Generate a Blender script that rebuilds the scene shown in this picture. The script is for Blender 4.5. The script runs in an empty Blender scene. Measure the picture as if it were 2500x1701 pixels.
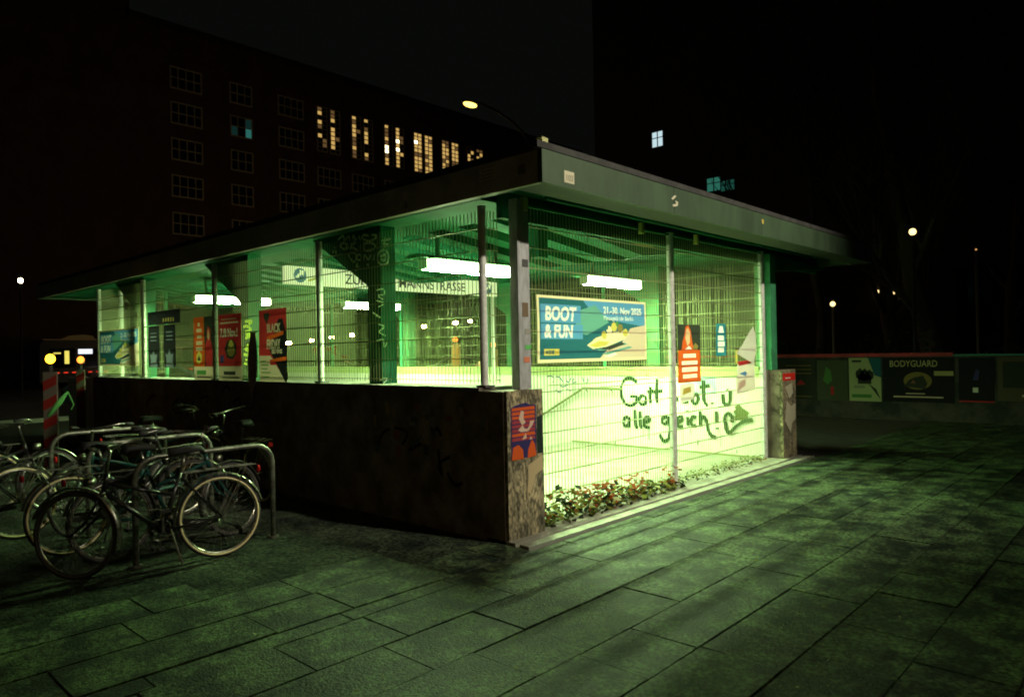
import bpy, math, random
from mathutils import Vector, Matrix
import numpy as np
random.seed(7)
S = bpy.context.scene
COL = S.collection
# ------------------------------------------------------------------ camera
FPX = 1749.18                       # focal length in pixels of the 2500 px wide photograph
CAM = Vector((-4.528, -4.336, 1.7))
YAW, PITCH, ROLL = math.radians(47.005), math.radians(0.264), math.radians(-1.129)
FW = Vector((math.sin(YAW)*math.cos(PITCH), math.cos(YAW)*math.cos(PITCH), math.sin(PITCH)))
R0 = Vector((math.cos(YAW), -math.sin(YAW), 0)); U0 = R0.cross(FW)
RT = R0*math.cos(ROLL)+U0*math.sin(ROLL); UP = -R0*math.sin(ROLL)+U0*math.cos(ROLL)
cd = bpy.data.cameras.new('camera'); cam = bpy.data.objects.new('camera', cd); COL.objects.link(cam)
cd.sensor_width = 36; cd.lens = FPX/2500*36; cd.clip_start = .05; cd.clip_end = 1200
M = Matrix((RT, UP, -FW)).transposed().to_4x4(); M.translation = CAM
cam.matrix_world = M
S.camera = cam
# ------------------------------------------------------------------ night world, exposure
w = bpy.data.worlds.new('World'); S.world = w; w.use_nodes = True
bg = w.node_tree.nodes['Background']; bg.inputs[0].default_value = (.80, .95, .78, 1); bg.inputs[1].default_value = .0029
S.view_settings.view_transform = 'Standard'; S.view_settings.look = 'None'
S.view_settings.exposure = 0; S.view_settings.gamma = 1
S.render.engine = 'CYCLES'
S.cycles.sample_clamp_indirect = 4
S.cycles.filter_width = 1.9
S.cycles.max_bounces = 6
TUBE = 800.0          # radiance of the fluorescent diffusers
LAMPC = (1.0, .62, .22)

def ray(q):
    return FW + RT*((q[0]-1250)/FPX) - UP*((q[1]-850.5)/FPX)
def up(q, ax, v):                   # where the line of sight through photo point q meets plane x/y/z = v
    i = 'xyz'.index(ax); d = ray(q); return CAM + d*((v-CAM[i])/d[i])
def dep(q, d): return CAM + ray(q)*d

# ------------------------------------------------------------------ materials
MATS = {}
def mat(name, c, rough=.6, metal=0, c2=None, scale=6, bump=0, bscale=60, spec=.5, emit=None, es=0, lo=.42, hi=.58, stretch=None, det=6, attr=False, speck=0):
    if name in MATS: return MATS[name]
    m = bpy.data.materials.new(name); m.use_nodes = True; nt = m.node_tree; b = nt.nodes['Principled BSDF']
    b.inputs['Base Color'].default_value = (*c, 1); b.inputs['Roughness'].default_value = rough
    b.inputs['Metallic'].default_value = metal; b.inputs['Specular IOR Level'].default_value = spec
    if emit: b.inputs['Emission Color'].default_value = (*emit, 1); b.inputs['Emission Strength'].default_value = es
    tc = nt.nodes.new('ShaderNodeTexCoord'); src = tc.outputs['Object']
    if stretch:
        mp = nt.nodes.new('ShaderNodeMapping'); mp.inputs['Scale'].default_value = stretch
        nt.links.new(src, mp.inputs[0]); src = mp.outputs[0]
    if c2:
        n = nt.nodes.new('ShaderNodeTexNoise'); n.inputs['Scale'].default_value = scale; n.inputs['Detail'].default_value = det; n.inputs['Roughness'].default_value = .65
        nt.links.new(src, n.inputs['Vector'])
        mr = nt.nodes.new('ShaderNodeMapRange'); mr.inputs[1].default_value = lo; mr.inputs[2].default_value = hi
        nt.links.new(n.outputs[0], mr.inputs[0])
        mx = nt.nodes.new('ShaderNodeMix'); mx.data_type = 'RGBA'
        mx.inputs[6].default_value = (*c, 1); mx.inputs[7].default_value = (*c2, 1)
        nt.links.new(mr.outputs[0], mx.inputs[0]); out = mx.outputs[2]
        if speck:
            n = nt.nodes.new('ShaderNodeTexNoise'); n.inputs['Scale'].default_value = speck; n.inputs['Detail'].default_value = 3
            nt.links.new(src, n.inputs['Vector']); m3 = nt.nodes.new('ShaderNodeMapRange'); m3.inputs[1].default_value = .38; m3.inputs[2].default_value = .62; m3.inputs[3].default_value = .35; m3.inputs[4].default_value = 1.6
            nt.links.new(n.outputs[0], m3.inputs[0]); m4 = nt.nodes.new('ShaderNodeVectorMath'); m4.operation = 'SCALE'
            nt.links.new(out, m4.inputs[0]); nt.links.new(m3.outputs[0], m4.inputs['Scale']); out = m4.outputs[0]
        if attr:
            a = nt.nodes.new('ShaderNodeAttribute'); a.attribute_name = 'tint'
            m2 = nt.nodes.new('ShaderNodeMix'); m2.data_type = 'RGBA'; m2.blend_type = 'MULTIPLY'; m2.inputs[0].default_value = 1
            nt.links.new(out, m2.inputs[6]); nt.links.new(a.outputs['Color'], m2.inputs[7]); out = m2.outputs[2]
        nt.links.new(out, b.inputs['Base Color'])
    if bump:
        n = nt.nodes.new('ShaderNodeTexNoise'); n.inputs['Scale'].default_value = bscale; n.inputs['Detail'].default_value = 5
        nt.links.new(src, n.inputs['Vector'])
        bp = nt.nodes.new('ShaderNodeBump'); bp.inputs['Strength'].default_value = bump; bp.inputs['Distance'].default_value = .01
        nt.links.new(n.outputs[0], bp.inputs['Height']); nt.links.new(bp.outputs[0], b.inputs['Normal'])
    MATS[name] = m; return m
def flat(name, c, rough=.6, metal=0): return mat(name, c, rough, metal)
def glow(name, c, s): return mat(name, (0, 0, 0), emit=c, es=s)

green = mat('green_paint', (.014, .145, .07), .75, spec=.12, c2=(.010, .105, .05), scale=3, bump=.15, bscale=30)
green_l = mat('green_paint_light', (.05, .26, .12), .7, spec=.2, c2=(.035, .19, .09), scale=4)
wood = mat('ceiling_boards', (.36, .21, .03), .85, spec=.15, c2=(.26, .15, .024), scale=3, stretch=(1, 8, 1))
wire = mat('galvanised_wire', (.25, .28, .13), .5, .2)
post_m = mat('grey_post_paint', (.62, .63, .60), .5, .1, c2=(.48, .49, .46), scale=14, bump=.1)
zinc = mat('fascia_sheet', (.042, .078, .04), .6, .1, c2=(.024, .046, .023), scale=2.6, lo=.38, hi=.64, stretch=(1, 1, .35), det=9, speck=0, bump=.12, bscale=9)
roofdark = mat('roof_felt', (.035, .035, .035), .9, c2=(.02, .02, .02), scale=8)
conc = mat('parapet_concrete', (.24, .19, .15), .9, c2=(.07, .052, .042), scale=3.5, bump=.7, bscale=45, lo=.35, hi=.65)
concp = mat('pier_concrete', (.30, .25, .15), .9, c2=(.075, .07, .045), speck=50, scale=7, bump=.8, bscale=60, lo=.36, hi=.62, stretch=(1, 1, .45))
white = mat('white_wall_paint', (.78, .76, .68), .6, c2=(.70, .69, .60), scale=5, bump=.1)
floor_m = mat('landing_stone', (.34, .34, .27), .55, c2=(.24, .25, .19), scale=2.5, bump=.15)
steel = mat('rack_steel', (.22, .23, .18), .4, .7, c2=(.12, .12, .10), scale=20)
chrome = mat('bright_metal', (.50, .50, .45), .28, .95, c2=(.25, .24, .2), scale=25)
blackp = mat('black_paint', (.012, .012, .012), .25)
rubber = mat('tyre_rubber', (.02, .02, .02), .75)
retro = mat('sidewall_strip', (.85, .74, .40), .4)
mat('sidewall_dim', (.10, .09, .06), .5)
paper = mat('paper', (.72, .70, .62), .75, c2=(.62, .60, .52), scale=9)

# ------------------------------------------------------------------ mesh builder
class MB:
    def __init__(s): s.v = []; s.f = []; s.m = []; s.c = []
    def add(s, vs, fs, mi=0):
        o = len(s.v); s.v += [tuple(v) for v in vs]; s.f += [tuple(i+o for i in f) for f in fs]; s.m += [mi]*len(fs); return s
    def box(s, x0, x1, y0, y1, z0, z1, mi=0):
        if x0 > x1: x0, x1 = x1, x0
        if y0 > y1: y0, y1 = y1, y0
        if z0 > z1: z0, z1 = z1, z0
        return s.add([(x0,y0,z0),(x1,y0,z0),(x1,y1,z0),(x0,y1,z0),(x0,y0,z1),(x1,y0,z1),(x1,y1,z1),(x0,y1,z1)],
              [(0,3,2,1),(4,5,6,7),(0,1,5,4),(1,2,6,5),(2,3,7,6),(3,0,4,7)], mi)
    def prism(s, prof, axis, a0, a1, mi=0):      # prof: closed polygon of 2D points; axis: extrusion axis
        n = len(prof); P = []
        for a in (a0, a1):
            for (u, v) in prof:
                P.append({'x': (a, u, v), 'y': (u, a, v), 'z': (u, v, a)}[axis])
        F = [tuple(range(n)), tuple(range(2*n-1, n-1, -1))]+[(i, i+n, (i+1) % n+n, (i+1) % n) for i in range(n)]
        return s.add(P, F, mi)
    def quad(s, a, b, c, d, mi=0): return s.add([a, b, c, d], [(0, 1, 2, 3)], mi)
    def tube(s, pts, r, n=8, mi=0, closed=False, rs=None):
        pts = [Vector(p) for p in pts]; k = len(pts); rings = []
        prev = None
        for i, p in enumerate(pts):
            if closed: t = pts[(i+1) % k]-pts[i-1]
            else: t = pts[min(i+1, k-1)]-pts[max(i-1, 0)]
            t.normalize()
            if prev is None:
                a = Vector((0, 0, 1)) if abs(t.z) < .9 else Vector((1, 0, 0)); u = t.cross(a).normalized()
            else:
                u = (prev-t*prev.dot(t)); u = u.normalized() if u.length > 1e-6 else t.orthogonal().normalized()
            prev = u; v = t.cross(u); rr = rs[i] if rs else r
            rings.append([p+u*rr*math.cos(6.2832*j/n)+v*rr*math.sin(6.2832*j/n) for j in range(n)])
        V = [q for R in rings for q in R]; F = []
        for i in range(k if closed else k-1):
            a = i*n; b = ((i+1) % k)*n
            for j in range(n): F.append((a+j, a+(j+1) % n, b+(j+1) % n, b+j))
        if not closed: F += [tuple(range(n-1, -1, -1)), tuple(range((k-1)*n, k*n))]
        return s.add(V, F, mi)
    def ball(s, c, r, mi=0, sz=(1, 1, 1), n=10):
        V = []; F = []; c = Vector(c)
        for i in range(1, n):
            th = math.pi*i/n
            for j in range(n*2):
                ph = math.pi*j/n; V.append(c+Vector((r*sz[0]*math.sin(th)*math.cos(ph), r*sz[1]*math.sin(th)*math.sin(ph), r*sz[2]*math.cos(th))))
        m = n*2; V.append(c+Vector((0, 0, r*sz[2]))); V.append(c-Vector((0, 0, r*sz[2])))
        for i in range(n-2):
            for j in range(m): F.append((i*m+j, (i+1)*m+j, (i+1)*m+(j+1) % m, i*m+(j+1) % m))
        t = (n-1)*m
        for j in range(m): F.append((t, j, (j+1) % m)); F.append((t+1, (n-2)*m+(j+1) % m, (n-2)*m+j))
        return s.add(V, F, mi)
    def build(s, name, mats, parent=None, smooth=False, loc=None):
        me = bpy.data.meshes.new(name); me.from_pydata(s.v, [], s.f)
        if not isinstance(mats, (list, tuple)): mats = [mats]
        for m in mats: me.materials.append(m)
        me.polygons.foreach_set('material_index', s.m)
        if smooth: me.polygons.foreach_set('use_smooth', [True]*len(s.f))
        me.update(); o = bpy.data.objects.new(name, me); COL.objects.link(o)
        if parent: o.parent = parent
        if loc: o.location = loc
        return o

def tag(o, label=None, cat=None, group=None, kind=None):
    if label: o['label'] = label
    if cat: o['category'] = cat
    if group: o['group'] = group
    if kind: o['kind'] = kind
    return o
def empty(name, loc=(0, 0, 0), rz=0, label=None, cat=None, group=None):
    o = bpy.data.objects.new(name, None); COL.objects.link(o); o.location = loc; o.rotation_euler = (0, 0, rz); o.empty_display_size = .2
    return tag(o, label, cat, group)
def dup(o, loc=None, rot=None, label=None, parent=None):
    c = o.copy(); COL.objects.link(c)
    if parent: c.parent = parent
    if loc is not None: c.location = loc
    if rot is not None: c.rotation_euler = rot
    if label: c['label'] = label
    for ch in list(o.children):
        if ch is not c: dup(ch, parent=c)
    return c

def text_polys(txt, size, bold=0.0, align='LEFT', shear=0, sx=1):
    cu = bpy.data.curves.new('t', 'FONT'); cu.body = txt; cu.size = size; cu.offset = bold; cu.align_x = align; cu.shear = shear; cu.resolution_u = 3
    o = bpy.data.objects.new('t', cu); COL.objects.link(o)
    dg = bpy.context.evaluated_depsgraph_get(); dg.update()
    me = bpy.data.meshes.new_from_object(o.evaluated_get(dg))
    V = [(v.co.x*sx, v.co.y) for v in me.vertices]; F = [tuple(p.vertices) for p in me.polygons]
    bpy.data.objects.remove(o); bpy.data.curves.remove(cu); bpy.data.meshes.remove(me)
    return V, F

class Flat:                          # a flat printed thing: layers stacked 1 mm apart on a plane
    def __init__(s, org, U, V, N, base=.0):
        s.o = Vector(org); s.U = Vector(U); s.V = Vector(V); s.N = Vector(N).normalized(); s.k = base; s.mb = MB(); s.mats = []; s.pr = []
    def mi(s, m):
        if m not in s.mats: s.mats.append(m)
        return s.mats.index(m)
    def P(s, u, v, k): return s.o+s.U*u+s.V*v+s.N*k
    def poly(s, pts, m, layer=1):
        s.mb.add([s.P(u, v, s.k+layer*.0012) for u, v in pts], [tuple(range(len(pts)))], s.mi(m)); s.pr.append((layer, pts, s.mi(m))); return s
    def rect(s, u0, v0, u1, v1, m, layer=1): return s.poly([(u0, v0), (u1, v0), (u1, v1), (u0, v1)], m, layer)
    def slab(s, u0, v0, u1, v1, m, t=.01):
        if t < .005: return s.rect(u0, v0, u1, v1, m, 0)
        a = [(u0, v0), (u1, v0), (u1, v1), (u0, v1)]
        V = [s.P(u, v, s.k-t) for u, v in a]+[s.P(u, v, s.k) for u, v in a]
        s.mb.add(V, [(3,2,1,0), (4,5,6,7), (0,1,5,4), (1,2,6,5), (2,3,7,6), (3,0,4,7)], s.mi(m)); return s
    def text(s, txt, u, v, size, m, layer=3, **kw):
        V, F = text_polys(txt, size, **kw)
        s.mb.add([s.P(u+x, v+y, s.k+layer*.0012) for x, y in V], F, s.mi(m))
        for q in F: s.pr.append((layer, [(u+V[i][0], v+V[i][1]) for i in q], s.mi(m)))
        return s
    def printed(s, name, cell=.008):     # all layers printed into ONE thin sheet of paper (light shining through keeps each ink's colour)
        A = [p for _, q, _ in s.pr for p in q]; w_ = max(p[0] for p in A); h_ = max(p[1] for p in A); nx = int(w_/cell)+1; ny = int(h_/cell)+1
        gx = (np.arange(nx)+.5)*cell; gy = (np.arange(ny)+.5)*cell; G = -np.ones((ny, nx), int)
        for L_, q, mi in sorted(s.pr, key=lambda t: t[0]):
            q = np.array(q); i0, i1 = np.searchsorted(gx, [q[:, 0].min(), q[:, 0].max()]); j0, j1 = np.searchsorted(gy, [q[:, 1].min(), q[:, 1].max()])
            if i1 <= i0 or j1 <= j0: continue
            X_, Y_ = np.meshgrid(gx[i0:i1], gy[j0:j1]); ins = np.zeros(X_.shape, bool)
            for a in range(len(q)):
                x0, y0 = q[a]; x1, y1 = q[a-1]
                if y0 == y1: continue
                ins ^= ((y0 > Y_) != (y1 > Y_)) & (X_ < (x1-x0)*(Y_-y0)/(y1-y0)+x0)
            G[j0:j1, i0:i1][ins] = mi
        mb = MB()
        bow = lambda u, v: .006*math.sin(u*7+v*3)*math.sin(v*5)
        for j in range(ny):
            i = 0
            while i < nx:
                k = i
                while k < nx and G[j, k] == G[j, i] and k-i < 12: k += 1
                if G[j, i] >= 0:
                    u0, u1, v0, v1 = i*cell, k*cell, j*cell, (j+1)*cell
                    mb.quad(s.P(u0, v0, s.k+bow(u0, v0)), s.P(u1, v0, s.k+bow(u1, v0)), s.P(u1, v1, s.k+bow(u1, v1)), s.P(u0, v1, s.k+bow(u0, v1)), int(G[j, i]))
                i = k
        return mb.build(name, s.mats)
    def stroke(s, pts, wd, m, layer=2):       # brush stroke, pts in (u, v)
        P = [Vector((p[0], p[1])) for p in pts]; L = []; Rr = []
        for i, p in enumerate(P):
            t = P[min(i+1, len(P)-1)]-P[max(i-1, 0)]; t.normalize(); n = Vector((-t.y, t.x))*wd*.5
            L.append(p+n); Rr.append(p-n)
        for i in range(len(P)-1): s.poly([L[i], Rr[i], Rr[i+1], L[i+1]], m, layer)
        return s
    def build(s, name, parent=None): return s.mb.build(name, s.mats, parent)

# ------------------------------------------------------------------ ground
structure = lambda o: tag(o, kind='structure')
ground_m = mat('ground_asphalt', (.05, .05, .047), .85, c2=(.032, .032, .03), scale=4, bump=.6, bscale=90)
g = MB().add([(-60,-60,0),(300,-60,0),(300,.02,0),(-60,.02,0), (-60,15,0),(300,15,0),(300,320,0),(-60,320,0), (0,.02,0),(0,11.2,0),(-60,11.2,0), (6.4,.02,0),(300,.02,0),(300,11.2,0),(6.4,11.2,0), (-60,11.2,0),(300,11.2,0)],
   [(0,1,2,3),(15,16,5,4),(4,5,6,7),(3,8,9,10),(11,12,13,14)]).build('ground', ground_m); structure(g)
# stone slabs of the pavement: rows along x, joints real
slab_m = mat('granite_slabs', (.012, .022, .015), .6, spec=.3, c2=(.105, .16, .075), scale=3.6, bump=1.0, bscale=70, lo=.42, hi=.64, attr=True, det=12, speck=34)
mb = MB(); tints = []
def slab(x0, x1, y0, y1, gap=.0032):
    g_ = gap*random.uniform(.6, 1.5); dz = random.uniform(-.003, .004); z1 = .022+dz
    c = [(x0+g_,y0+g_),(x1-g_,y0+g_),(x1-g_,y1-g_),(x0+g_,y1-g_)]; i_ = .003
    t = [(x0+g_+i_,y0+g_+i_),(x1-g_-i_,y0+g_+i_),(x1-g_-i_,y1-g_-i_),(x0+g_+i_,y1-g_-i_)]
    tl = [random.uniform(-.002, .002) for _ in range(4)]
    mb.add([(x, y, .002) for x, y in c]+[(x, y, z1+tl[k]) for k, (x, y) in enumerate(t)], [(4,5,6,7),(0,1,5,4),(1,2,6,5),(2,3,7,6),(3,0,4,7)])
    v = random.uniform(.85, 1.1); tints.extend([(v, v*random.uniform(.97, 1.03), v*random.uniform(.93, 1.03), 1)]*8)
known = {-.945: [-2.46, -2.04], -1.41: [-3.1, -2.04, -1.32], -1.88: [-1.40, -.90]}
y = -.30; row = 0
edges = [-.30, -.47, -.945, -1.41, -1.88, -2.33, -2.80]
seams = {(-.47, -.945): [-3.2, -2.46, -1.84, -.9, .1], (-.945, -1.41): [-3.0, -2.04, -1.32, .28], (-1.41, -1.88): [-3.4, -2.6, -1.76, -.3, .9], (-1.88, -2.33): [-3.6, -2.5, -1.40, -.90, .7]}
for a, b in zip(edges[:-1], edges[1:]):
    xs = seams.get((a, b)) or [-3.0+random.uniform(-.3, .3), -1.9, -.8+random.uniform(-.3, .3), .4]
    lo_ = list(xs)
    while lo_[0] > -9: lo_.insert(0, lo_[0]-random.choice([.62, .78, .95, 1.1]))
    while lo_[-1] < 14: lo_.append(lo_[-1]+random.choice([.7, .85, 1.0, 1.25]))
    for x0, x1 in zip(lo_[:-1], lo_[1:]): slab(x0, x1, b, a)
for a, b, x0, x1 in ((-2.80, -3.27, -8, 4.6), (-3.27, -3.74, -8, 2.6), (-3.74, -4.2, -6, .9), (-4.2, -4.7, -5, -.6), (.17, -.295, -6.5, -.02), (.64, .175, -6, -.9), (1.11, .645, -4.5, -2.3)):
    x = x0
    while x < x1:
        l = random.choice([.55, .72, .9, 1.1]); l = min(l, x1-x); slab(x, x+l, b, a) if l > .2 else None; x += l
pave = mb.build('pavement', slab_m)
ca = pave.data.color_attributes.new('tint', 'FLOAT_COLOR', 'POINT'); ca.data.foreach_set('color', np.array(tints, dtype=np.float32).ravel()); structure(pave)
bed = MB().box(-9.5, 14.5, -2.80, -.285, .0015, .004).build('joint_sand', mat('joint_sand', (.022, .024, .018), .95)); structure(bed)
mosaic_m = mat('mosaic_stones', (.010, .014, .011), .8, spec=.12, c2=(.055, .075, .045), scale=2.2, bump=.5, bscale=40, det=12, lo=.4, hi=.65, speck=35)
nt = mosaic_m.node_tree; vo = nt.nodes.new('ShaderNodeTexVoronoi'); vo.feature = 'DISTANCE_TO_EDGE'; vo.inputs['Scale'].default_value = 17; vo.inputs['Randomness'].default_value = .75
nt.links.new([n for n in nt.nodes if n.type == 'TEX_COORD'][0].outputs['Object'], vo.inputs['Vector'])
b2_ = nt.nodes.new('ShaderNodeBump'); b2_.inputs['Strength'].default_value = .35; b2_.inputs['Distance'].default_value = .01
mr_ = nt.nodes.new('ShaderNodeMapRange'); mr_.inputs[2].default_value = .12; nt.links.new(vo.outputs[0], mr_.inputs[0]); nt.links.new(mr_.outputs[0], b2_.inputs['Height'])
nt.links.new([n for n in nt.nodes if n.type == 'BUMP'][0].outputs[0], b2_.inputs['Normal']); nt.links.new(b2_.outputs[0], nt.nodes['Principled BSDF'].inputs['Normal'])
mo = MB().quad((-20, -.284, .018), (-.008, -.284, .018), (-.008, 11.2, .018), (-20, 11.2, .018)).build('mosaic_paving', mosaic_m); structure(mo)
mo2 = MB().quad((-20, -14, .018), (30, -14, .018), (30, -2.802, .018), (-20, -2.802, .018)).build('mosaic_paving', mat('dark_mosaic', (.012, .016, .012), .8, spec=.12, c2=(.055, .070, .045), scale=2.2, bump=.8, bscale=45, det=12, speck=35)); structure(mo2)
road = MB().quad((-60,19,.005),(300,19,.005),(300,50,.005),(-60,50,.005)).build('road', mat('road_asphalt', (.04, .04, .04), .6, c2=(.03, .03, .03), scale=2)); structure(road)
kerb = MB().box(-60, 300, 18.8, 18.99, 0, .12).build('kerb', mat('kerb_stone', (.25, .24, .22), .8)); structure(kerb)

# ------------------------------------------------------------------ station entrance pavilion
HW = 1.35; W = 6.39; LEN = 10.8
pav = empty('station_entrance', (0, 0, 0), 0, 'low flat roofed station entrance pavilion lit green from inside, with grafitti covered concrete base', 'station entrance')
pav['label'] = 'low flat roofed station entrance pavilion glowing green, with concrete base walls and green steel columns'
# roof
RX0, RX1, RY0, RY1, ZB, ZT = -.11, 8.38, -.59, 14.07, 3.07, 3.34
roof = MB().box(RX0+.07, RX1-.07, RY0+.07, RY1-.07, ZT-.06, ZT+.02).build('roof', roofdark, pav)
fr = MB().box(RX0, RX1, RY0, RY0+.05, ZB, ZT).build('front_fascia', zinc, roof)
fl = MB().box(RX0, RX0+.05, RY0+.051, RY1, ZB, ZT).build('side_fascia', mat('side_fascia_sheet', (.46, .42, .32), .6, c2=(.32, .29, .22), scale=2, bump=.15, bscale=8), roof)
MB().box(RX1-.05, RX1, RY0+.051, RY1, ZB, ZT).build('side_fascia', zinc, roof)
MB().box(RX0+.051, RX1-.051, RY1-.05, RY1, ZB, ZT).build('rear_fascia', zinc, roof)
MB().box(RX0-.02, RX1+.02, RY0+.03, RY0+.12, ZT+.021, ZT+.075).box(RX0+.03, RX0+.12, RY0+.121, RY1, ZT+.021, ZT+.075).build('roof_edge', roofdark, roof)
MB().box(RX0+.051, RX1-.051, RY0+.051, RY0+.34, ZB+.004, ZB+.03).box(RX0+.051, RX0+.10, RY0+.341, RY1-.06, ZB+.004, ZB+.03).build('soffit_strip', mat('soffit', (.05, .06, .05), .7), roof)
MB().tube([(.6, -.02, 3.13), (7.2, -.02, 3.13)], .018).build('conduit', green, roof)
# ceiling: boards falling to a valley in the middle with green joists across
def cz(x): return 3.235-.115*min(max(x-.9, 0), max(5.4-x, 0), 2.25)
cm = MB(); X = [RX0+.11, .9, 3.15, 5.4, RX1-.06]
for a, b in zip(X[:-1], X[1:]): cm.quad((a, .33, cz(a)), (a, RY1-.07, cz(a)), (b, RY1-.07, cz(b)), (b, .33, cz(b)), 0 if .5 < a < 5 else 1)
cm.build('ceiling', [wood, green], pav)
yy = .55; k = 0
MB().box(RX0+.11, RX1-.06, RY0+.345, .329, 3.20, 3.215).build('front_soffit', green, pav); MB().box(.30, 8.25, .27, .33, 2.95, 3.199).build('front_beam', green, pav)
while yy < 13:
    jm = MB()
    for a, b in ((.9, 3.15), (3.15, 5.4)):
        v = []
        for (x, z0) in ((a, cz(a)), (b, cz(b))):
            for yv in (yy, yy+.24): v += [(x, yv, z0-.11), (x, yv, z0-.002)]
        jm.add(v, [(0,1,3,2),(4,6,7,5),(0,4,5,1),(2,3,7,6),(0,2,6,4),(1,5,7,3)])
    jm.build('joist', green, pav); yy += .52
MB().box(.10, .90, .34, RY1-.08, 3.10, 3.22).build('edge_beam', green, pav)
MB().box(5.4, 6.3, .34, RY1-.08, 3.10, 3.22).build('edge_beam', green, pav)
# columns with haunches running back along the edge beams
def column(x, y, m=green, base=HW, h=True, side=1):
    b = MB().box(x, x+.20, y, y+.24, base, 3.099)
    o = b.build('column', m, pav)
    if h: MB().prism([(y+.241, 2.46), (y+1.35, 3.095), (y+.241, 3.095)], 'x', x+.002, x+.03).prism([(y-.02, 2.46), (y+.24, 2.46), (y+.24, 3.095), (y-.02, 3.095)], 'x', x-.006, x-.001).build('haunch', m, o)
    return o
cl = [column(.2, 2.0), column(.2, 5.0), column(.2, 8.75)]
for yv in (2.1, 5.4, 8.75): column(6.02, yv, green_l)
column(6.02, .16, green_l, h=False)
# cantilever bracket under the right overhang
MB().prism([(6.23, 2.86), (8.30, 3.02), (8.30, 3.069), (6.23, 3.09)], 'y', .19, .34).build('cantilever_bracket', green, pav)
for yv in (3.4, 6.6, 9.8): MB().prism([(6.23, 2.86), (8.30, 3.02), (8.30, 3.069), (6.23, 3.09)], 'y', yv, yv+.15).build('cantilever_bracket', green, pav)
MB().box(1.35, 1.50, .72, .86, 2.72, 3.14).build('hanger_post', green, pav)
for x in (.38, 2.35, 3.6): MB().box(x, x+.05, .05, .10, 3.0, 3.12).build('bracket', mat('yellow_bracket', (.45, .5, .12), .5), pav)
# parapet walls
lw = MB().box(0, .45, .005, LEN, -.02, HW).build('parapet_wall', conc, pav)
MB().box(5.91, W, .005, 14.0, -2.6, HW-.002).build('parapet_wall', conc, pav)
MB().box(.01, .491, -.03, .004, -.02, HW+.004).build('pier_face', concp, pav)
rp = MB().box(5.905, W+.006, -.04, .004, -.02, HW+.004).build('pier_face', concp, pav)
MB().box(-.006, .455, .3, LEN+.01, HW+.001, HW+.03).build('coping', mat('coping_stone', (.13, .12, .09), .85, c2=(.07, .065, .05), scale=6, bump=.4), lw)
# white painted inside faces
MB().box(5.888, 5.909, .26, 14.0, -2.6, HW+.003).box(.451, .475, .26, 14.0, -2.6, HW-.03).box(.476, 5.887, 13.9, 14.0, -2.6, .0).build('white_wall', white, pav)
MB().box(5.86, 6.3, .30, 14.0, HW+.004, HW+.05).box(5.872, 5.887, .30, 14.0, HW-.10, HW-.004).build('wall_rail', mat('rail_yellow_green', (.42, .50, .2), .5), pav)
MB().box(5.876, 5.8875, .26, 3.9, .021, .05).build('skirting', mat('skirting_olive', (.22, .26, .10), .6), pav)
for x_ in (1.95, 4.05, 6.2): MB().box(x_, x_+.006, RY0-.003, RY0-.0005, ZB, ZT).build('sheet_joint', roofdark, roof)
# floor and stairs going down to the back
fm = MB().box(.476, 5.887, .24, 3.9, -.12, .02)
for i in range(16): fm.box(.476, 5.887, 3.9+i*.3, 4.2+i*.3, -.4-.16*i, -.16*(i+1)+.02)
fm.box(.476, 5.887, 8.7, 13.9, -2.8, -2.56); fm.build('stairs', floor_m, pav)
hr = MB().tube([(5.80, 2.72, 1.02), (5.80, 3.55, 1.02), (5.80, 8.4, -1.55)], .022).tube([(5.80, 2.95, 1.0), (5.86, 2.95, .95)], .012).tube([(5.80, 3.5, 1.0), (5.86, 3.5, .95)], .012)
hr.build('handrail', mat('handrail_olive', (.14, .17, .05), .5), pav)
# rear end: parapet and door frame
# threshold step with drain channel
MB().box(.0, 6.42, -.272, -.16, .002, .045).box(.0, 6.42, -.11, .232, .002, .045).box(.0, 6.42, -.16, -.11, .002, .012).build('threshold', mat('threshold_stone', (.34, .34, .28), .7, c2=(.2, .2, .16), scale=5, bump=.4), pav)
MB().box(-.02, 6.44, -.285, -.273, .002, .05).build('drain_edge', mat('drain_steel', (.4, .42, .36), .4, .6), pav)
# downpipe-like steel upright beside the gate (painted, with stickers)
ap = MB().box(.285, .318, .06, .16, HW+.005, 3.10).box(.318, .46, .075, .145, HW+.005, 3.10)
ap.build('corner_upright', mat('upright_paint', (.46, .47, .50), .4, .3, c2=(.34, .35, .36), scale=18, bump=.1, stretch=(1, 1, .3)), pav)
for z, h, m_, dx in ((2.48, .07, (.05, .05, .05), .03), (2.02, .13, (.13, .09, .05), .02), (1.86, .05, (.25, .25, .22), .05), (1.72, .04, (.1, .4, .1), .05), (1.60, .05, (.5, .16, .08), .03)):
    MB().box(.33+dx, .33+dx+.08, .071, .074, z, z+h).build('sticker', flat('sticker_%d' % int(z*100), m_), pav)

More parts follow.
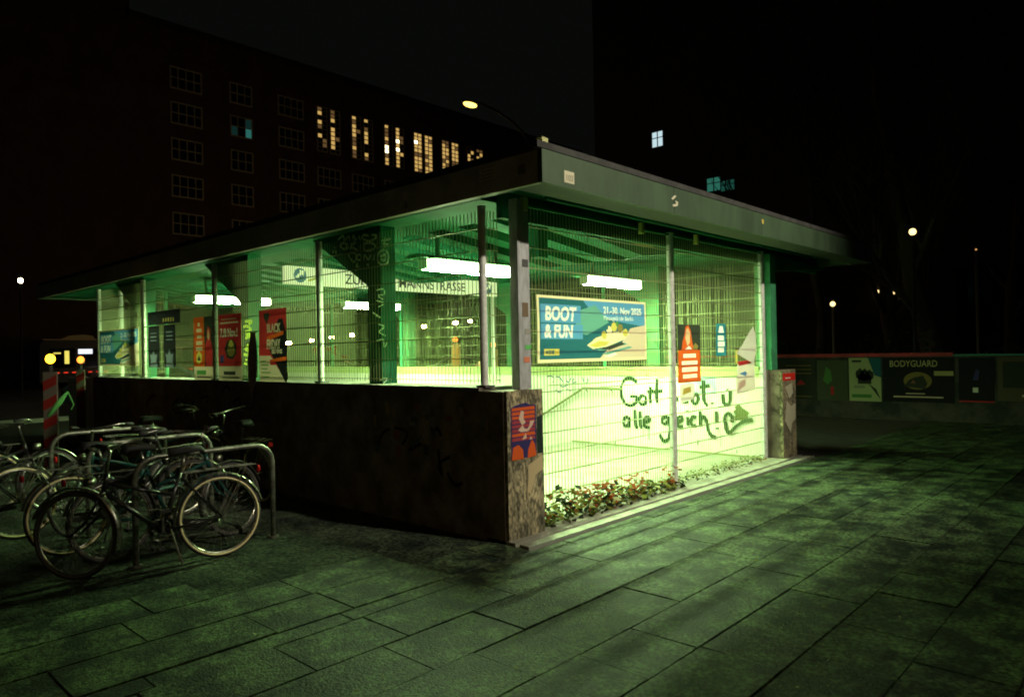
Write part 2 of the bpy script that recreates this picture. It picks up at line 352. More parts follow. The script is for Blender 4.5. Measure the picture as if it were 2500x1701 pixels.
# ------------------------------------------------------------------ welded mesh fences
def mesh_panel(axis, c, a0, a1, z0, z1, pitch=.05, hp=.2):
    m = MB(); r = .0028
    n = int(round((a1-a0)/pitch))
    for i in range(n+1):
        a = a0+(a1-a0)*i/n
        if axis == 'x': m.box(c-r, c+r, a-r, a+r, z0, z1)
        else: m.box(a-r, a+r, c-r, c+r, z0, z1)
    z = z0+.03
    while z < z1:
        for s_ in (-1, 1):
            if axis == 'x': m.box(c+s_*.0075-.004, c+s_*.0075+.004, a0, a1, z-.004, z+.004)
            else: m.box(a0, a1, c+s_*.0075-.004, c+s_*.0075+.004, z-.004, z+.004)
        z += hp
    return m
def fpost(x, y, z0, z1, w_=.076):
    r = w_/2; n = 16; V = []; F = []
    for i in range(n):
        a = 6.2832*(i+.5)/n; V += [(x+r*math.cos(a), y+r*math.sin(a), z0), (x+r*math.cos(a), y+r*math.sin(a), z1), (x+(r+.004)*math.cos(a), y+(r+.004)*math.sin(a), z1+.001), (x+(r+.002)*math.cos(a), y+(r+.002)*math.sin(a), z1+.02)]
    for i in range(n):
        j = (i+1) % n; F += [(i*4, j*4, j*4+1, i*4+1), (i*4+1, j*4+1, j*4+2, i*4+2), (i*4+2, j*4+2, j*4+3, i*4+3)]
    F.append(tuple(i*4+3 for i in range(n))); return MB().add(V, F)
lf = empty('mesh_fence', (0, 0, 0), 0, 'galvanised wire mesh fence on top of the near concrete wall with posters tied to it', 'fence')
py = [.33, 3.06, 5.8, 8.5, 10.72]
for y_ in py:
    fpost(.10, y_, HW+.031, 3.02).build('fence_post', post_m, lf)
    MB().box(.05, .17, y_-.06, y_+.06, HW+.0305, HW+.05).build('post_foot', mat('foot_dark', (.06, .06, .06), .7), lf)
for a, b in zip(py[:-1], py[1:]): mesh_panel('x', .10, a+.035, b-.035, HW+.06, 3.0).build('mesh_panel', wire, lf)
mesh_panel('y', .30, .14, .27, HW+.06, 3.0).build('mesh_panel', wire, lf)
rf = empty('mesh_fence', (0, 0, 0), 0, 'wire mesh fence on the far wall of the station entrance, behind the light tubes', 'fence')
for y_ in (.30, 3.2, 6.1, 9.0, 11.9): fpost(5.98, y_, HW+.052, 3.02).build('fence_post', green_l, rf)
for a, b in zip((.30, 3.2, 6.1, 9.0), (3.2, 6.1, 9.0, 11.9)): mesh_panel('x', 5.98, a+.035, b-.035, HW+.07, 3.0).build('mesh_panel', wire, rf)
gt = empty('mesh_gate', (0, 0, 0), 0, 'tall wire mesh gate closing the open front of the station entrance', 'gate')
for x_, nm in ((.52, 'gate_post'), (3.23, 'gate_post'), (5.84, 'gate_post')):
    fpost(x_, .22, .046, 3.10, .088).build(nm, post_m if x_ > 1 else green_l, gt)
mesh_panel('y', .22, .56, 3.195, .07, 3.08).build('mesh_panel', wire, gt)
mesh_panel('y', .22, 3.265, 5.80, .07, 3.08).build('mesh_panel', wire, gt)
MB().box(.56, 3.195, .205, .235, 3.081, 3.10).box(3.265, 5.80, .205, .235, 3.081, 3.10).build('top_rail', green_l, gt)
bk = empty('mesh_fence', (0, 0, 0), 0, 'wire mesh fence across the far left end of the station entrance', 'fence')
mesh_panel('y', 10.76, .15, 1.3, HW+.06, 3.0).build('mesh_panel', wire, bk)
fpost(.50, 10.76, HW-.8, 3.02).build('fence_post', mat('white_post', (.8, .8, .75), .5), bk)
fpost(1.35, 10.76, -.1, 3.02).build('fence_post', green_l, bk)

# ------------------------------------------------------------------ fluorescent lights
tube_m = glow('lit_diffuser', (.64, 1.0, .42), TUBE)
def ceil_light(x0, y_, label):
    L_ = empty('ceiling_light', (x0+.76, y_, 2.73), 0, label, 'light', 'long fluorescent lights under the pavilion ceiling')
    MB().prism([(-.17, .052), (.17, .052), (.17, .058), (.07, .10), (-.07, .10), (-.17, .058)], 'x', -.84, .84).box(-.5, -.47, -.015, .015, .08, .36).box(.47, .5, -.015, .015, .08, .36).build('housing', green_l, L_)
    MB().box(-.69, .70, -.062, .062, -.063, .05, 0).quad((-.68, -.058, -.065), (-.68, .058, -.065), (.69, .058, -.065), (.69, -.058, -.065), 1).build('diffuser', [glow('diffuser_side', (.72, 1, .5), 48), tube_m], L_)
    [MB().box(a, b, -.068, .068, -.068, .0515).build('end_cap', MATS['white_wall_paint'], L_) for a, b in ((-.715, -.6905), (.7005, .725))]
    return L_
ceil_light(.74, 2.0, 'long glowing tube light behind the near mesh fence, left of the corner upright')
ceil_light(3.78, 2.0, 'long glowing tube light above the boat poster behind the gate')
ceil_light(.74, 8.15, 'glowing tube light at the far left end, above the red posters')
ceil_light(3.78, 8.15, 'glowing tube light deeper inside, seen below the letters ZUR')

# ------------------------------------------------------------------ station name sign
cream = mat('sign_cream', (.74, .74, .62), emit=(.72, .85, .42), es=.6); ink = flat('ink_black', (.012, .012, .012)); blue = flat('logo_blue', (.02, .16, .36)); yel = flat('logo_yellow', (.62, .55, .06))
sg = empty('station_sign', (0, 0, 0), 0, 'long cream station name sign with black capitals hanging inside the pavilion', 'sign')
f = Flat((.74, 5.0, 2.735), (1, 0, 0), (0, 0, 1), (0, -1, 0)); f.slab(0, 0, 4.36, .265, cream, .05)
f.build('board', sg)
f = Flat((.74, 5.0, 2.735), (1, 0, 0), (0, 0, 1), (0, -1, 0))
f.text('ZUR', 1.02, .055, .215, ink, bold=.002); f.text('MANNSTRASSE', 2.05, .055, .215, ink, bold=.002, sx=1.03)
f.build('lettering', sg)
for u in (.26, 4.12):
    f = Flat((.74, 5.0, 2.735), (1, 0, 0), (0, 0, 1), (0, -1, 0)); c0 = (u, .135)
    circ = lambda r, n=20, a0=0, a1=360: [(c0[0]+r*math.cos(math.radians(a0+(a1-a0)*i/n)), c0[1]+r*math.sin(math.radians(a0+(a1-a0)*i/n))) for i in range(n)]
    f.poly(circ(.105), blue, 1); f.poly([(c0[0]-.075, c0[1]-.02), (c0[0]+.03, c0[1]+.075), (c0[0]+.055, c0[1]+.045), (c0[0]-.05, c0[1]-.05)], cream, 2)
    f.poly([(c0[0]-.02, c0[1]+.08), (c0[0]+.07, c0[1]+.07), (c0[0]+.06, c0[1]-.02)], cream, 3)
    if u < 1: f.poly([(u+.13, .05), (u+.30, .10), (u+.30, .14), (u+.13, .085)], yel, 1)
    f.build('logo', sg)
MB().box(2.66, 2.72, 5.06, 5.11, -.5, 2.95).build('sign_post', mat('white_post'  , (.8, .8, .75)), sg)
MB().box(5.04, 5.08, 5.06, 5.11, -.5, 2.95).build('sign_post', MATS['white_post'], sg)

# ------------------------------------------------------------------ posters
def pal(n, c):
    if n in MATS: return MATS[n]
    m = mat(n, c, .75, spec=.15); nt = m.node_tree; b = nt.nodes['Principled BSDF']; t = nt.nodes.new('ShaderNodeBsdfTranslucent'); t.inputs[0].default_value = (*[min(1, x*1.15) for x in c], 1)
    mx = nt.nodes.new('ShaderNodeMixShader'); mx.inputs[0].default_value = .24
    nt.links.new(b.outputs[0], mx.inputs[1]); nt.links.new(t.outputs[0], mx.inputs[2]); nt.links.new(mx.outputs[0], nt.nodes['Material Output'].inputs[0]); return m
teal = pal('poster_teal', (.02, .11, .15)); sky = pal('poster_blue', (.09, .26, .50)); sea = pal('poster_sea', (.12, .30, .27)); cream2 = pal('poster_cream', (.76, .62, .42))
sand = pal('poster_sand', (.62, .46, .36)); yell = pal('poster_yellow', (.58, .45, .10)); red = pal('poster_red', (.46, .03, .035)); orng = pal('poster_orange', (.60, .09, .015))
blk = pal('poster_black', (.012, .012, .014)); wht = pal('poster_white', (.78, .76, .70)); dgr = pal('poster_dark', (.035, .04, .03)); gold = pal('poster_gold', (.22, .16, .05)); greenp = pal('poster_green', (.08, .22, .06)); skin = pal('poster_skin', (.65, .42, .26)); vio = pal('poster_violet', (.05, .045, .16))
def boot(org, U, N, name, label, w_=1.94, h_=.67):
    s = w_/1.94
    f = Flat(org, U, (0, 0, 1), N); P = lambda a: [(x*s, y_*h_/.67) for x, y_ in a]
    f.slab(0, 0, w_, h_, cream2, .003)
    f.poly(P([(.035, .03), (1.905, .03), (1.905, .64), (.035, .64)]), teal, 1)
    f.poly(P([(.75, .64), (1.905, .64), (1.905, .38), (1.3, .44), (.9, .5)]), sky, 2)
    f.poly(P([(1.905, .40), (1.905, .03), (1.02, .03), (1.15, .12), (1.45, .2), (1.62, .36)]), sand, 2)
    f.poly(P([(.62, .52), (.95, .6), (1.2, .42), (.8, .28), (.62, .30)]), sea, 2)
    f.poly(P([(.05, .40), (.70, .40), (.70, .58), (.05, .58)]), sky, 3); f.poly(P([(.05, .235), (.73, .235), (.73, .385), (.05, .385)]), sky, 3)
    # boat hull, people, wake
    f.poly(P([(.80, .17), (.90, .13), (1.15, .155), (1.48, .23), (1.60, .30), (1.45, .33), (1.18, .30), (.95, .25)]), cream2, 4)
    f.poly(P([(.84, .17), (.95, .145), (1.14, .17), (1.2, .21), (1.0, .215)]), yell, 5)
    for cx, cy, r, m in ((1.1, .28, .05, yell), (1.2, .33, .055, cream2), (1.3, .37, .06, yell), (1.42, .36, .055, gold), (1.52, .31, .05, yell), (1.36, .41, .03, greenp), (1.16, .36, .025, teal)):
        f.poly(P([(cx+r*math.cos(a*.785), cy+r*.9*math.sin(a*.785)) for a in range(8)]), m, 6)
    for a in ((.95, .12, 1.5, .20), (1.05, .08, 1.6, .16), (1.1, .05, 1.3, .09)):
        f.poly(P([(a[0], a[1]), (a[2], a[3]), (a[2]+.05, a[3]-.02), (a[0]+.1, a[1]-.012)]), sea if a[0] < 1.1 else wht, 3)
    f.poly(P([(1.0, .13), (1.45, .205), (1.5, .18), (1.2, .12)]), dgr, 5)
    f.text('BOOT', .115*s, .425*h_/.67, .19*s, wht, 7, bold=.007, shear=.12, sx=.93); f.text('& FUN', .10*s, .255*h_/.67, .175*s, wht, 7, bold=.007, shear=.12, sx=.93)
    f.text('21.-30. Nov 2025', 1.10*s, .515*h_/.67, .105*s, wht, 7, bold=.003); f.text('Messegel\u00e4nde Berlin', 1.10*s, .445*h_/.67, .07*s, wht, 7)
    f.rect(.10*s, .07, .33*s, .135, yell, 3); f.text('MESSE', .12*s, .085, .05*s, teal, 5, bold=.002)
    o = f.printed(name, .0065); return tag(o, label, 'poster')
boot((.69, .195, 1.585), (1, 0, -.003), (0, -1, 0), 'poster', 'wide teal BOOT & FUN boat show poster in a pale frame on the front gate', 1.93, .665)
boot((.075, 10.66, 1.585), (0, -1, 0), (-1, 0, 0), 'poster', 'blue BOOT & FUN boat poster on the fence at the far left end of the wall', 2.0, .665)
def L(y_hi, y_lo, z0, z1):          # flat frame for a poster tied outside the near fence, u to the right as seen
    f = Flat((.078, y_hi, z0), (0, -1, 0), (0, 0, 1), (-1, 0, 0)); f.w = y_hi-y_lo; f.h = z1-z0; return f
# black friday
f = L(4.48, 3.80, 1.375, 2.30); f.slab(0, 0, .68, .925, red, .004)
f.poly([(0, 0), (.66, 0), (.28, .34), (0, .34)], sand, 1); f.poly([(.26, .42), (.50, .80), (.60, .80), (.68, .62), (.68, .0), (.64, 0), (.30, .36)], blk, 2)
f.rect(.28, .22, .68, .29, red, 1); f.poly([(.30, .245), (.68, .28), (.68, .325), (.32, .29)], orng, 3)
f.poly([(.20, .53), (.62, .60), (.62, .65), (.20, .58)], orng, 3)
for c0, r in (((.17, .845), .045), ((.24, .85), .045)): f.poly([(c0[0]+r*math.cos(a*.63), c0[1]+r*math.sin(a*.63)) for a in range(10)], dgr, 3)
f.poly([(.13, .83), (.28, .835), (.21, .74)], dgr, 3)
f.text('BLACK', .20, .635, .155, sand, 5, bold=.006, sx=.72); f.text('FRIDAY', .20, .43, .155, sand, 5, bold=.006, sx=.62)
f.text('BEI UNS', .32, .365, .07, sand, 5, bold=.002)
for i in range(5): f.rect(.05, .06+i*.05, .25-.02*i+.05*(i % 2), .075+i*.05, greenp, 3)
tag(f.printed('poster'), 'red and black BLACK FRIDAY poster on the near fence', 'poster')
# red 2/8 Nov poster
f = L(5.66, 4.97, 1.37, 2.30); f.slab(0, 0, .69, .93, red, .004); f.rect(0, 0, .69, .21, sand, 1)
f.text('7./8 Nov.!', .05, .62, .165, wht, 4, bold=.005, sx=.80); f.rect(.05, .80, .60, .825, sand, 2); f.rect(.09, .86, .55, .872, sand, 2)
n = 14; f.poly([(.37+.16*math.cos(a*6.283/n)*(1+.12*(a % 2)), .44+.13*math.sin(a*6.283/n)*(1+.15*(a % 2))) for a in range(n)], dgr, 2)
f.poly([(.37+.11*math.cos(a*6.283/n), .43+.09*math.sin(a*6.283/n)) for a in range(n)], gold, 3); f.poly([(.30, .50), (.34, .56), (.40, .57), (.46, .50), (.37, .47)], yell, 4)
f.rect(.06, .26, .17, .36, vio, 3); f.rect(.15, .09, .50, .14, dgr, 2); f.rect(.1, .04, .6, .055, dgr, 2)
tag(f.printed('poster'), 'dark red poster dated 7./8 Nov., left of the yellow tagged column', 'poster')
# orange poster with dark figure
f = L(6.48, 5.83, 1.365, 2.30); f.slab(0, 0, .65, .935, orng, .004); f.rect(0, 0, .65, .21, sand, 1); f.rect(.36, .211, .65, .935, dgr, 1)
for i, wd in enumerate((.07, .18, .16, .2, .22)): f.rect(.19-wd/2, .80-.09*i, .19+wd/2, .855-.09*i, sand, 2)
f.poly([(.40, .22), (.38, .50), (.46, .62), (.44, .72), (.50, .80), (.57, .74), (.56, .62), (.62, .46), (.60, .22)], red, 2); f.poly([(.45, .65), (.50, .76), (.54, .65), (.50, .58)], skin, 3)
f.poly([(.10, .28), (.10, .38), (.18, .44), (.27, .38), (.26, .28), (.18, .24)], yell, 2); f.poly([(.13, .30), (.18, .38), (.24, .30)], dgr, 3)
f.rect(.1, .09, .4, .15, greenp, 2); f.rect(.1, .04, .55, .055, dgr, 2)
tag(f.printed('poster'), 'orange poster with pale text blocks, left of the 7./8 Nov. poster', 'poster')
for (a, b, lab) in ((8.24, 7.78, 'narrow black concert poster at the left, next to the far boat poster'), (7.60, 7.16, 'narrow black poster to the right of its twin, with a grey smoky figure')):
    f = L(a, b, 1.56, 2.23); f.slab(0, 0, a-b, .67, blk, .004)
    f.poly([(.06, .0), (.10, .12), (.07, .22), (.16, .20), (.22, .30), (.27, .2), (.36, .22), (.33, .10), (.38, 0)], pal('poster_smoke', (.10, .11, .14)), 1)
    for i in range(3): f.rect(.1, .55-.06*i, .34, .57-.06*i, pal('poster_smoke', (.10, .11, .14)), 1)
    tag(f.printed('poster'), lab, 'poster')
f = L(8.25, 6.96, 2.255, 2.47); f.slab(0, 0, 1.29, .215, blk, .004)
for i in range(5): f.rect(.62+.1*i, .03, .66+.1*i, .10, gold, 1)
tag(f.printed('poster'), 'wide black banner above the two narrow black posters on the near fence', 'banner')
# orange poster on the gate
f = Flat((3.33, .195, 1.27), (1, 0, 0), (0, 0, 1), (0, -1, 0)); f.slab(0, 0, .57, .73, orng, .004); f.rect(0, .41, .57, .73, dgr, 1)
f.poly([(.08, .41), (.12, .52), (.17, .60), (.20, .70), (.27, .72), (.33, .64), (.36, .52), (.42, .41)], orng, 2); f.poly([(.19, .55), (.21, .66), (.26, .69), (.31, .62), (.30, .50), (.24, .46)], skin, 3)
f.poly([(.18, .42), (.28, .46), (.36, .42)], wht, 3); f.poly([(.38, .44), (.44, .50), (.52, .46), (.50, .41), (.40, .41)], gold, 2)
for i, wd in enumerate((.34, .42, .40, .36)):
    f.rect(.29-wd/2, .31-.085*i, .29+wd/2, .36-.085*i, wht, 2)
    for j in range(int(wd/.045)): f.rect(.29-wd/2+.03+j*.045, .318-.085*i, .29-wd/2+.036+j*.045, .352-.085*i, orng, 3)
tag(f.printed('poster'), 'orange poster of a red haired figure on the front gate, right of its middle post', 'poster')
f = Flat((4.33, .195, 1.59), (1, 0, 0), (0, 0, 1), (0, -1, 0)); tb = pal('poster_tealblue', (.02, .15, .22)); f.slab(0, 0, .28, .43, tb, .004)
f.poly([(.06, .31), (.10, .40), (.19, .40), (.22, .31)], wht, 1)
for i in range(3): f.rect(.05, .05+i*.08, .22+.02*(i % 2), .11+i*.08, wht, 1)
tag(f.printed('poster'), 'small dark blue poster with white boxes hanging on the front gate', 'poster')
# torn papers at the right gate post
mb2 = MB().add([(4.86, .17, 1.62), (5.02, .16, 1.72), (5.18, .165, 1.84), (5.44, .18, 2.0), (5.50, .17, 1.88), (5.47, .15, 1.7), (5.36, .14, 1.46), (5.15, .15, 1.52)], [(0, 1, 2, 7), (2, 3, 4, 5), (2, 5, 6, 7)])
tag(mb2.build('torn_paper', pal('paper_grey', (.50, .44, .42))), 'grey torn poster flap folded down beside the right gate post', 'torn poster')
f = Flat((4.88, .19, 1.05), (1, 0, 0), (0, 0, 1), (0, -1, 0)); pv = pal('paper_faded', (.62, .52, .46))
f.poly([(0, 0), (.62, .03), (.60, .45), (.05, .42)], pv, 1); f.poly([(.10, .39), (.42, .41), (.60, .44), (.60, .47), (.05, .45)], red, 2); f.poly([(0, .42), (.05, .42), (.06, .62), (0, .60)], yell, 2); f.poly([(.1, .28), (.3, .31), (.35, .28), (.3, .24)], MATS['poster_blue'], 2); f.poly([(.05, .05), (.3, .1), (.3, .2), (.08, .16)], sand, 2)
tag(f.build('torn_poster'), 'faded torn poster with a red strip low on the gate under the folded flap', 'torn poster')
f = Flat((3.35, .19, 1.02), (1, 0, 0), (0, 0, 1), (0, -1, 0)); f.poly([(0, 0), (.34, .04), (.36, .24), (.02, .24)], pal('leaflet_pale', (.72, .66, .56)), 1); f.poly([(.06, .1), (.28, .13), (.26, .2), (.08, .18)], yell, 2)
tag(f.build('leaflet'), 'pale leaflet under the orange poster on the gate', 'leaflet')
f = Flat((5.80, 0, 0), (0, -1, 0), (0, 0, 1), (-1, 0, 0))
# small papers on the right inner wall
f = Flat((5.885, 1.55, .98), (0, -1, 0), (0, 0, 1), (-1, 0, 0)); f.poly([(0, 0), (.55, .0), (.55, .28), (0, .28)], pal('paper_sky', (.45, .68, .72)), 1); f.poly([(.1, .03), (.5, .05), (.45, .15), (.2, .12)], wht, 2)
tag(f.build('leaflet'), 'light blue sheet stuck to the white inner wall above the last graffiti letters', 'leaflet')
# pier poster
f = Flat((.055, -.031, .745), (1, 0, 0), (0, 0, 1), (0, -1, 0), .001)
mg = pal('poster_magenta', (.34, .05, .06)); or2 = pal('poster_orangered', (.62, .10, .02)); vi2 = pal('poster_indigo', (.035, .03, .12))
f.poly([(0, 0), (.33, .01), (.335, .47), (.24, .48), (.20, .50), (.06, .48), (.0, .46)], vi2, 1)
for i in range(8): f.poly([(.01, .165+i*.038), (.32, .165+i*.038), (.31, .195+i*.038), (.015, .192+i*.038)], mg if i in (0, 2, 3, 4) else or2, 2)
f.poly([(0, 0), (.16, .0), (.15, .08), (.09, .13), (.02, .11)], or2, 2); f.poly([(.21, 0), (.33, .01), (.31, .12), (.27, .16), (.22, .08)], or2, 2)
for pts in ([(.10, .36), (.13, .43), (.17, .42), (.16, .36), (.19, .32), (.14, .30)], [(.09, .26), (.15, .30), (.17, .27), (.21, .26), (.24, .29), (.25, .33), (.31, .33), (.27, .28), (.22, .24), (.13, .24)], [(.14, .17), (.19, .23), (.20, .18)], [(.24, .16), (.28, .17), (.25, .19)]): f.poly(pts, sand, 3)
tag(f.build('poster'), 'torn orange and violet poster pasted on the front of the left concrete pier', 'poster')
f = Flat((.40, -.031, .70), (1, 0, 0), (0, 0, 1), (0, -1, 0), .001); f.poly([(0, .07), (.075, .07), (.075, .42), (.0, .40)], pal('paste_black', (.02, .035, .03)), 1)
tag(f.build('torn_poster'), 'narrow black strip of paper at the pier edge right of the violet poster', 'torn poster')
f = Flat((.17, -.031, .42), (1, 0, 0), (0, 0, 1), (0, -1, 0), .001); f.poly([(.10, .26), (.30, .33), (.31, .20), (.20, .16), (.13, .0), (.08, .02), (.10, .14)], pal('paste_pale', (.50, .40, .24)), 1)
tag(f.build('paste_mark'), 'pale ragged paste mark below the violet poster on the left pier', 'paste mark')
# right pier
f = Flat((5.92, -.041, 1.19), (1, 0, 0), (0, 0, 1), (0, -1, 0), .001); rs = pal('sticker_red', (.72, .03, .02)); f.rect(0, 0, .46, .11, rs, 1); f.rect(.08, .03, .28, .045, wht, 2)
tag(f.build('sticker'), 'bright red sticker at the top of the right concrete pier', 'sticker')
f = Flat((5.95, -.041, .5), (1, 0, 0), (0, 0, 1), (0, -1, 0), .001); f.poly([(.02, .1), (.18, -.05), (.22, -.1), (.28, .05), (.42, .1), (.42, .34), (.25, .30), (.1, .4)], pal('paste_grey', (.52, .50, .36)), 1); f.poly([(.05, .6), (.3, .65), (.34, .5), (.2, .42)], MATS['paste_grey'], 1)
tag(f.build('paste_mark'), 'pale torn paper patches on the front of the right pier', 'paste mark')
# roof fascia stickers
stw = pal('sticker_white', (.62, .58, .44)); stg = pal('sticker_scrawl', (.30, .28, .2))
f = Flat((.17, -.591, 3.11), (1, 0, 0), (0, 0, 1), (0, -1, 0), .001); f.rect(0, 0, .135, .10, stw, 1); f.text('103', .015, .02, .07, stg, 2, bold=.002)
tag(f.build('sticker'), 'square white sticker on the front fascia close to the roof corner', 'sticker')
f = Flat((1.90, -.591, 3.14), (1, 0, 0), (0, 0, 1), (0, -1, 0), .001); f.poly([(0, .08), (.06, .12), (.10, .12), (.03, .07)], stw, 1); f.poly([(.03, .0), (.12, .02), (.13, .06), (.07, .07), (.10, .04), (.02, .02)], stw, 1)
tag(f.build('sticker'), 'torn white remains of a sticker halfway along the front fascia', 'sticker')
f = Flat((4.05, -.591, 3.22), (1, 0, 0), (0, 0, 1), (0, -1, 0), .001); f.rect(0, 0, .05, .05, yell, 1); tag(f.build('sticker'), 'tiny yellowish sticker toward the right end of the front fascia', 'sticker')
f = Flat((-.111, .13, 3.19), (0, -1, 0), (0, 0, 1), (-1, 0, 0), .001); f.rect(0, 0, .20, .10, stw, 1)
for i in range(3): f.rect(.02, .015+i*.03, .17, .027+i*.03, stg, 2)
tag(f.build('sticker'), 'white sticker with grey scrawl on the dark side fascia near the corner', 'sticker')
f = Flat((-.111, -.33, 3.17), (0, -1, 0), (0, 0, 1), (-1, 0, 0), .001); f.rect(0, 0, .08, .08, pal('sticker_dim', (.2, .17, .12)), 1); tag(f.build('sticker'), 'faint brown sticker on the side fascia, nearest the corner', 'sticker')
f = Flat((-.111, 1.25, 3.12), (0, -1, 0), (0, 0, 1), (-1, 0, 0), .001); f.poly([(.06, .07), (.12, .07), (.14, .13), (.10, .17), (.05, .15)], stw, 1); f.poly([(0, 0), (.02, .09), (.04, .05)], stw, 1); f.poly([(.06, .0), (.12, .0), (.10, .06)], pal('sticker_pink', (.3, .16, .12)), 1)
tag(f.build('sticker'), 'ragged round white sticker midway up the dark side fascia', 'sticker')
f = MB().box(.06, .14, -.45, -.38, ZT+.076, ZT+.16).build('roof_cube', pal('lump_yellow', (.5, .5, .25))); tag(f, 'small yellowish block standing on the roof corner', 'block')

# ------------------------------------------------------------------ graffiti
spray = pal('spray_dark_green', (.01, .05, .015)); spray2 = pal('spray_pale', (.75, .95, .65)); spray3 = pal('spray_yellow', (.62, .75, .05)); spray4 = pal('spray_red', (.45, .06, .02)); spray5 = pal('spray_blue', (.06, .12, .22))
def wall_strokes(strokes, x0, y0, s, ax, v, wd, m, name, label, off=.0025, parent=None):
    f = Flat((0, 0, 0), (1, 0, 0), (0, 1, 0), (0, 0, 1)); mb = MB()
    nrm = {'x': Vector((-1, 0, 0)), 'y': Vector((0, -1, 0))}[ax]; k = 0
    for st in strokes:
        P = [up((x0+a/s, y0+b/s), ax, v)+nrm*(off+.0006*k) for a, b in st]; k += 1
        # smooth
        if len(P) > 2:
            Q = []
            for i in range(len(P)-1):
                p0 = P[max(i-1, 0)]; p1 = P[i]; p2 = P[i+1]; p3 = P[min(i+2, len(P)-1)]
                for t in (0, .25, .5, .75):
                    Q.append(.5*((2*p1)+(-p0+p2)*t+(2*p0-5*p1+4*p2-p3)*t*t+(-p0+3*p1-3*p2+p3)*t**3))
            Q.append(P[-1]); P = Q
        Lv = []; Rv = []
        for i, p in enumerate(P):
            t = (P[min(i+1, len(P)-1)]-P[max(i-1, 0)]).normalized(); n = t.cross(nrm)*wd*.5*(1+.15*math.sin(i*.45))
            Lv.append(p+n); Rv.append(p-n)
        for i in range(len(P)-1): mb.quad(Lv[i], Rv[i], Rv[i+1], Lv[i+1])
    o = mb.build(name, m, parent)
    if label: o['label'] = label
    return o
ZG = (1200, 850, 2.875)
gott = [[(1020, 240), (985, 212), (940, 215), (915, 260), (912, 320), (930, 375), (965, 402), (1000, 395), (1020, 365), (1018, 340), (975, 338)],
 [(1070, 330), (1045, 340), (1038, 375), (1055, 395), (1078, 388), (1085, 355), (1070, 330)],
 [(1118, 270), (1112, 340), (1120, 385)], [(1095, 305), (1140, 300)],
 [(1165, 215), (1158, 300), (1162, 385)], [(1130, 305), (1200, 300)],
 [(1300, 340), (1305, 375)], [(1335, 350), (1350, 375), (1385, 372)],
 [(1430, 320), (1410, 345), (1415, 380), (1435, 390), (1450, 360), (1445, 325), (1430, 320)],
 [(1490, 225), (1488, 300), (1495, 370), (1520, 405)], [(1460, 275), (1535, 262)], [(1550, 380), (1553, 392)],
 [(1625, 320), (1630, 375), (1650, 395), (1672, 380), (1680, 300)], [(1655, 285), (1660, 292)],
 [(965, 480), (935, 490), (928, 525), (945, 545), (965, 525), (970, 480), (972, 555)],
 [(1010, 430), (1015, 540), (1030, 555)], [(1045, 440), (1048, 540), (1060, 555)], [(1075, 520), (1110, 505), (1105, 480), (1082, 485), (1072, 520), (1085, 552), (1118, 552)],
 [(1240, 480), (1210, 485), (1200, 515), (1220, 530), (1242, 510), (1248, 480), (1255, 580), (1240, 640), (1205, 645), (1185, 600)],
 [(1285, 440), (1290, 540)], [(1310, 520), (1340, 500), (1335, 478), (1312, 485), (1305, 520), (1320, 548), (1350, 545)],
 [(1378, 480), (1382, 540)], [(1376, 435), (1377, 445)], [(1440, 485), (1415, 480), (1402, 510), (1412, 540), (1440, 540)],
 [(1465, 440), (1470, 545)], [(1470, 500), (1495, 480), (1512, 510), (1520, 560), (1545, 610), (1580, 625)],
 [(1580, 440), (1582, 520)], [(1586, 555), (1588, 568)],
 [(1690, 520), (1690, 480), (1665, 455), (1640, 480), (1645, 530), (1668, 595), (1720, 545), (1780, 510), (1835, 500)]]
gr = wall_strokes(gott, *ZG, 'x', 5.888, .056, spray, 'graffiti', 'dark green painted words Gott liebt u alle gleich', parent=pav)
wall_strokes([[(1720, 400), (1750, 440), (1780, 480), (1790, 495)], [(1718, 430), (1735, 470), (1750, 500)], [(1722, 470), (1735, 500)], [(1760, 440), (1800, 470)], [(1740, 420), (1770, 500)]], *ZG, 'x', 5.888, .09, pal('spray_olive', (.10, .13, .03)), 'graffiti', None, parent=pav)
wall_strokes([[(390, 200), (420, 195), (440, 215), (430, 240)], [(450, 200), (480, 205), (500, 235)], [(520, 210), (540, 240), (560, 205)], [(580, 210), (570, 240), (600, 235)], [(640, 205), (650, 240)], [(670, 205), (680, 225), (665, 245)], [(450, 290), (480, 310), (500, 290)], [(530, 285), (560, 300)], [(480, 250), (500, 270), (540, 255)]], *ZG, 'x', 5.888, .02, spray5, 'graffiti', None, parent=pav)
wall_strokes([[(1105, 560), (1106, 640)], [(1065, 560), (1066, 610)], [(1345, 560), (1346, 670)], [(1450, 640), (1450, 680)], [(1610, 600), (1611, 690)], [(1720, 710), (1722, 735)], [(1400, 560), (1400, 600)], [(745, 510), (748, 530)], [(860, 690), (875, 640), (870, 620)], [(580, 260), (582, 330)]], *ZG, 'x', 5.888, .014, MATS['sticker_248'], 'drip_stains', None, parent=pav)
wall_strokes([[(400, 260), (700, 245), (1000, 222), (1220, 205)], [(1300, 198), (1500, 185), (1700, 172)]], *ZG, 'x', 5.888, .02, MATS['skirting_olive'], 'grime_line', None, parent=pav)
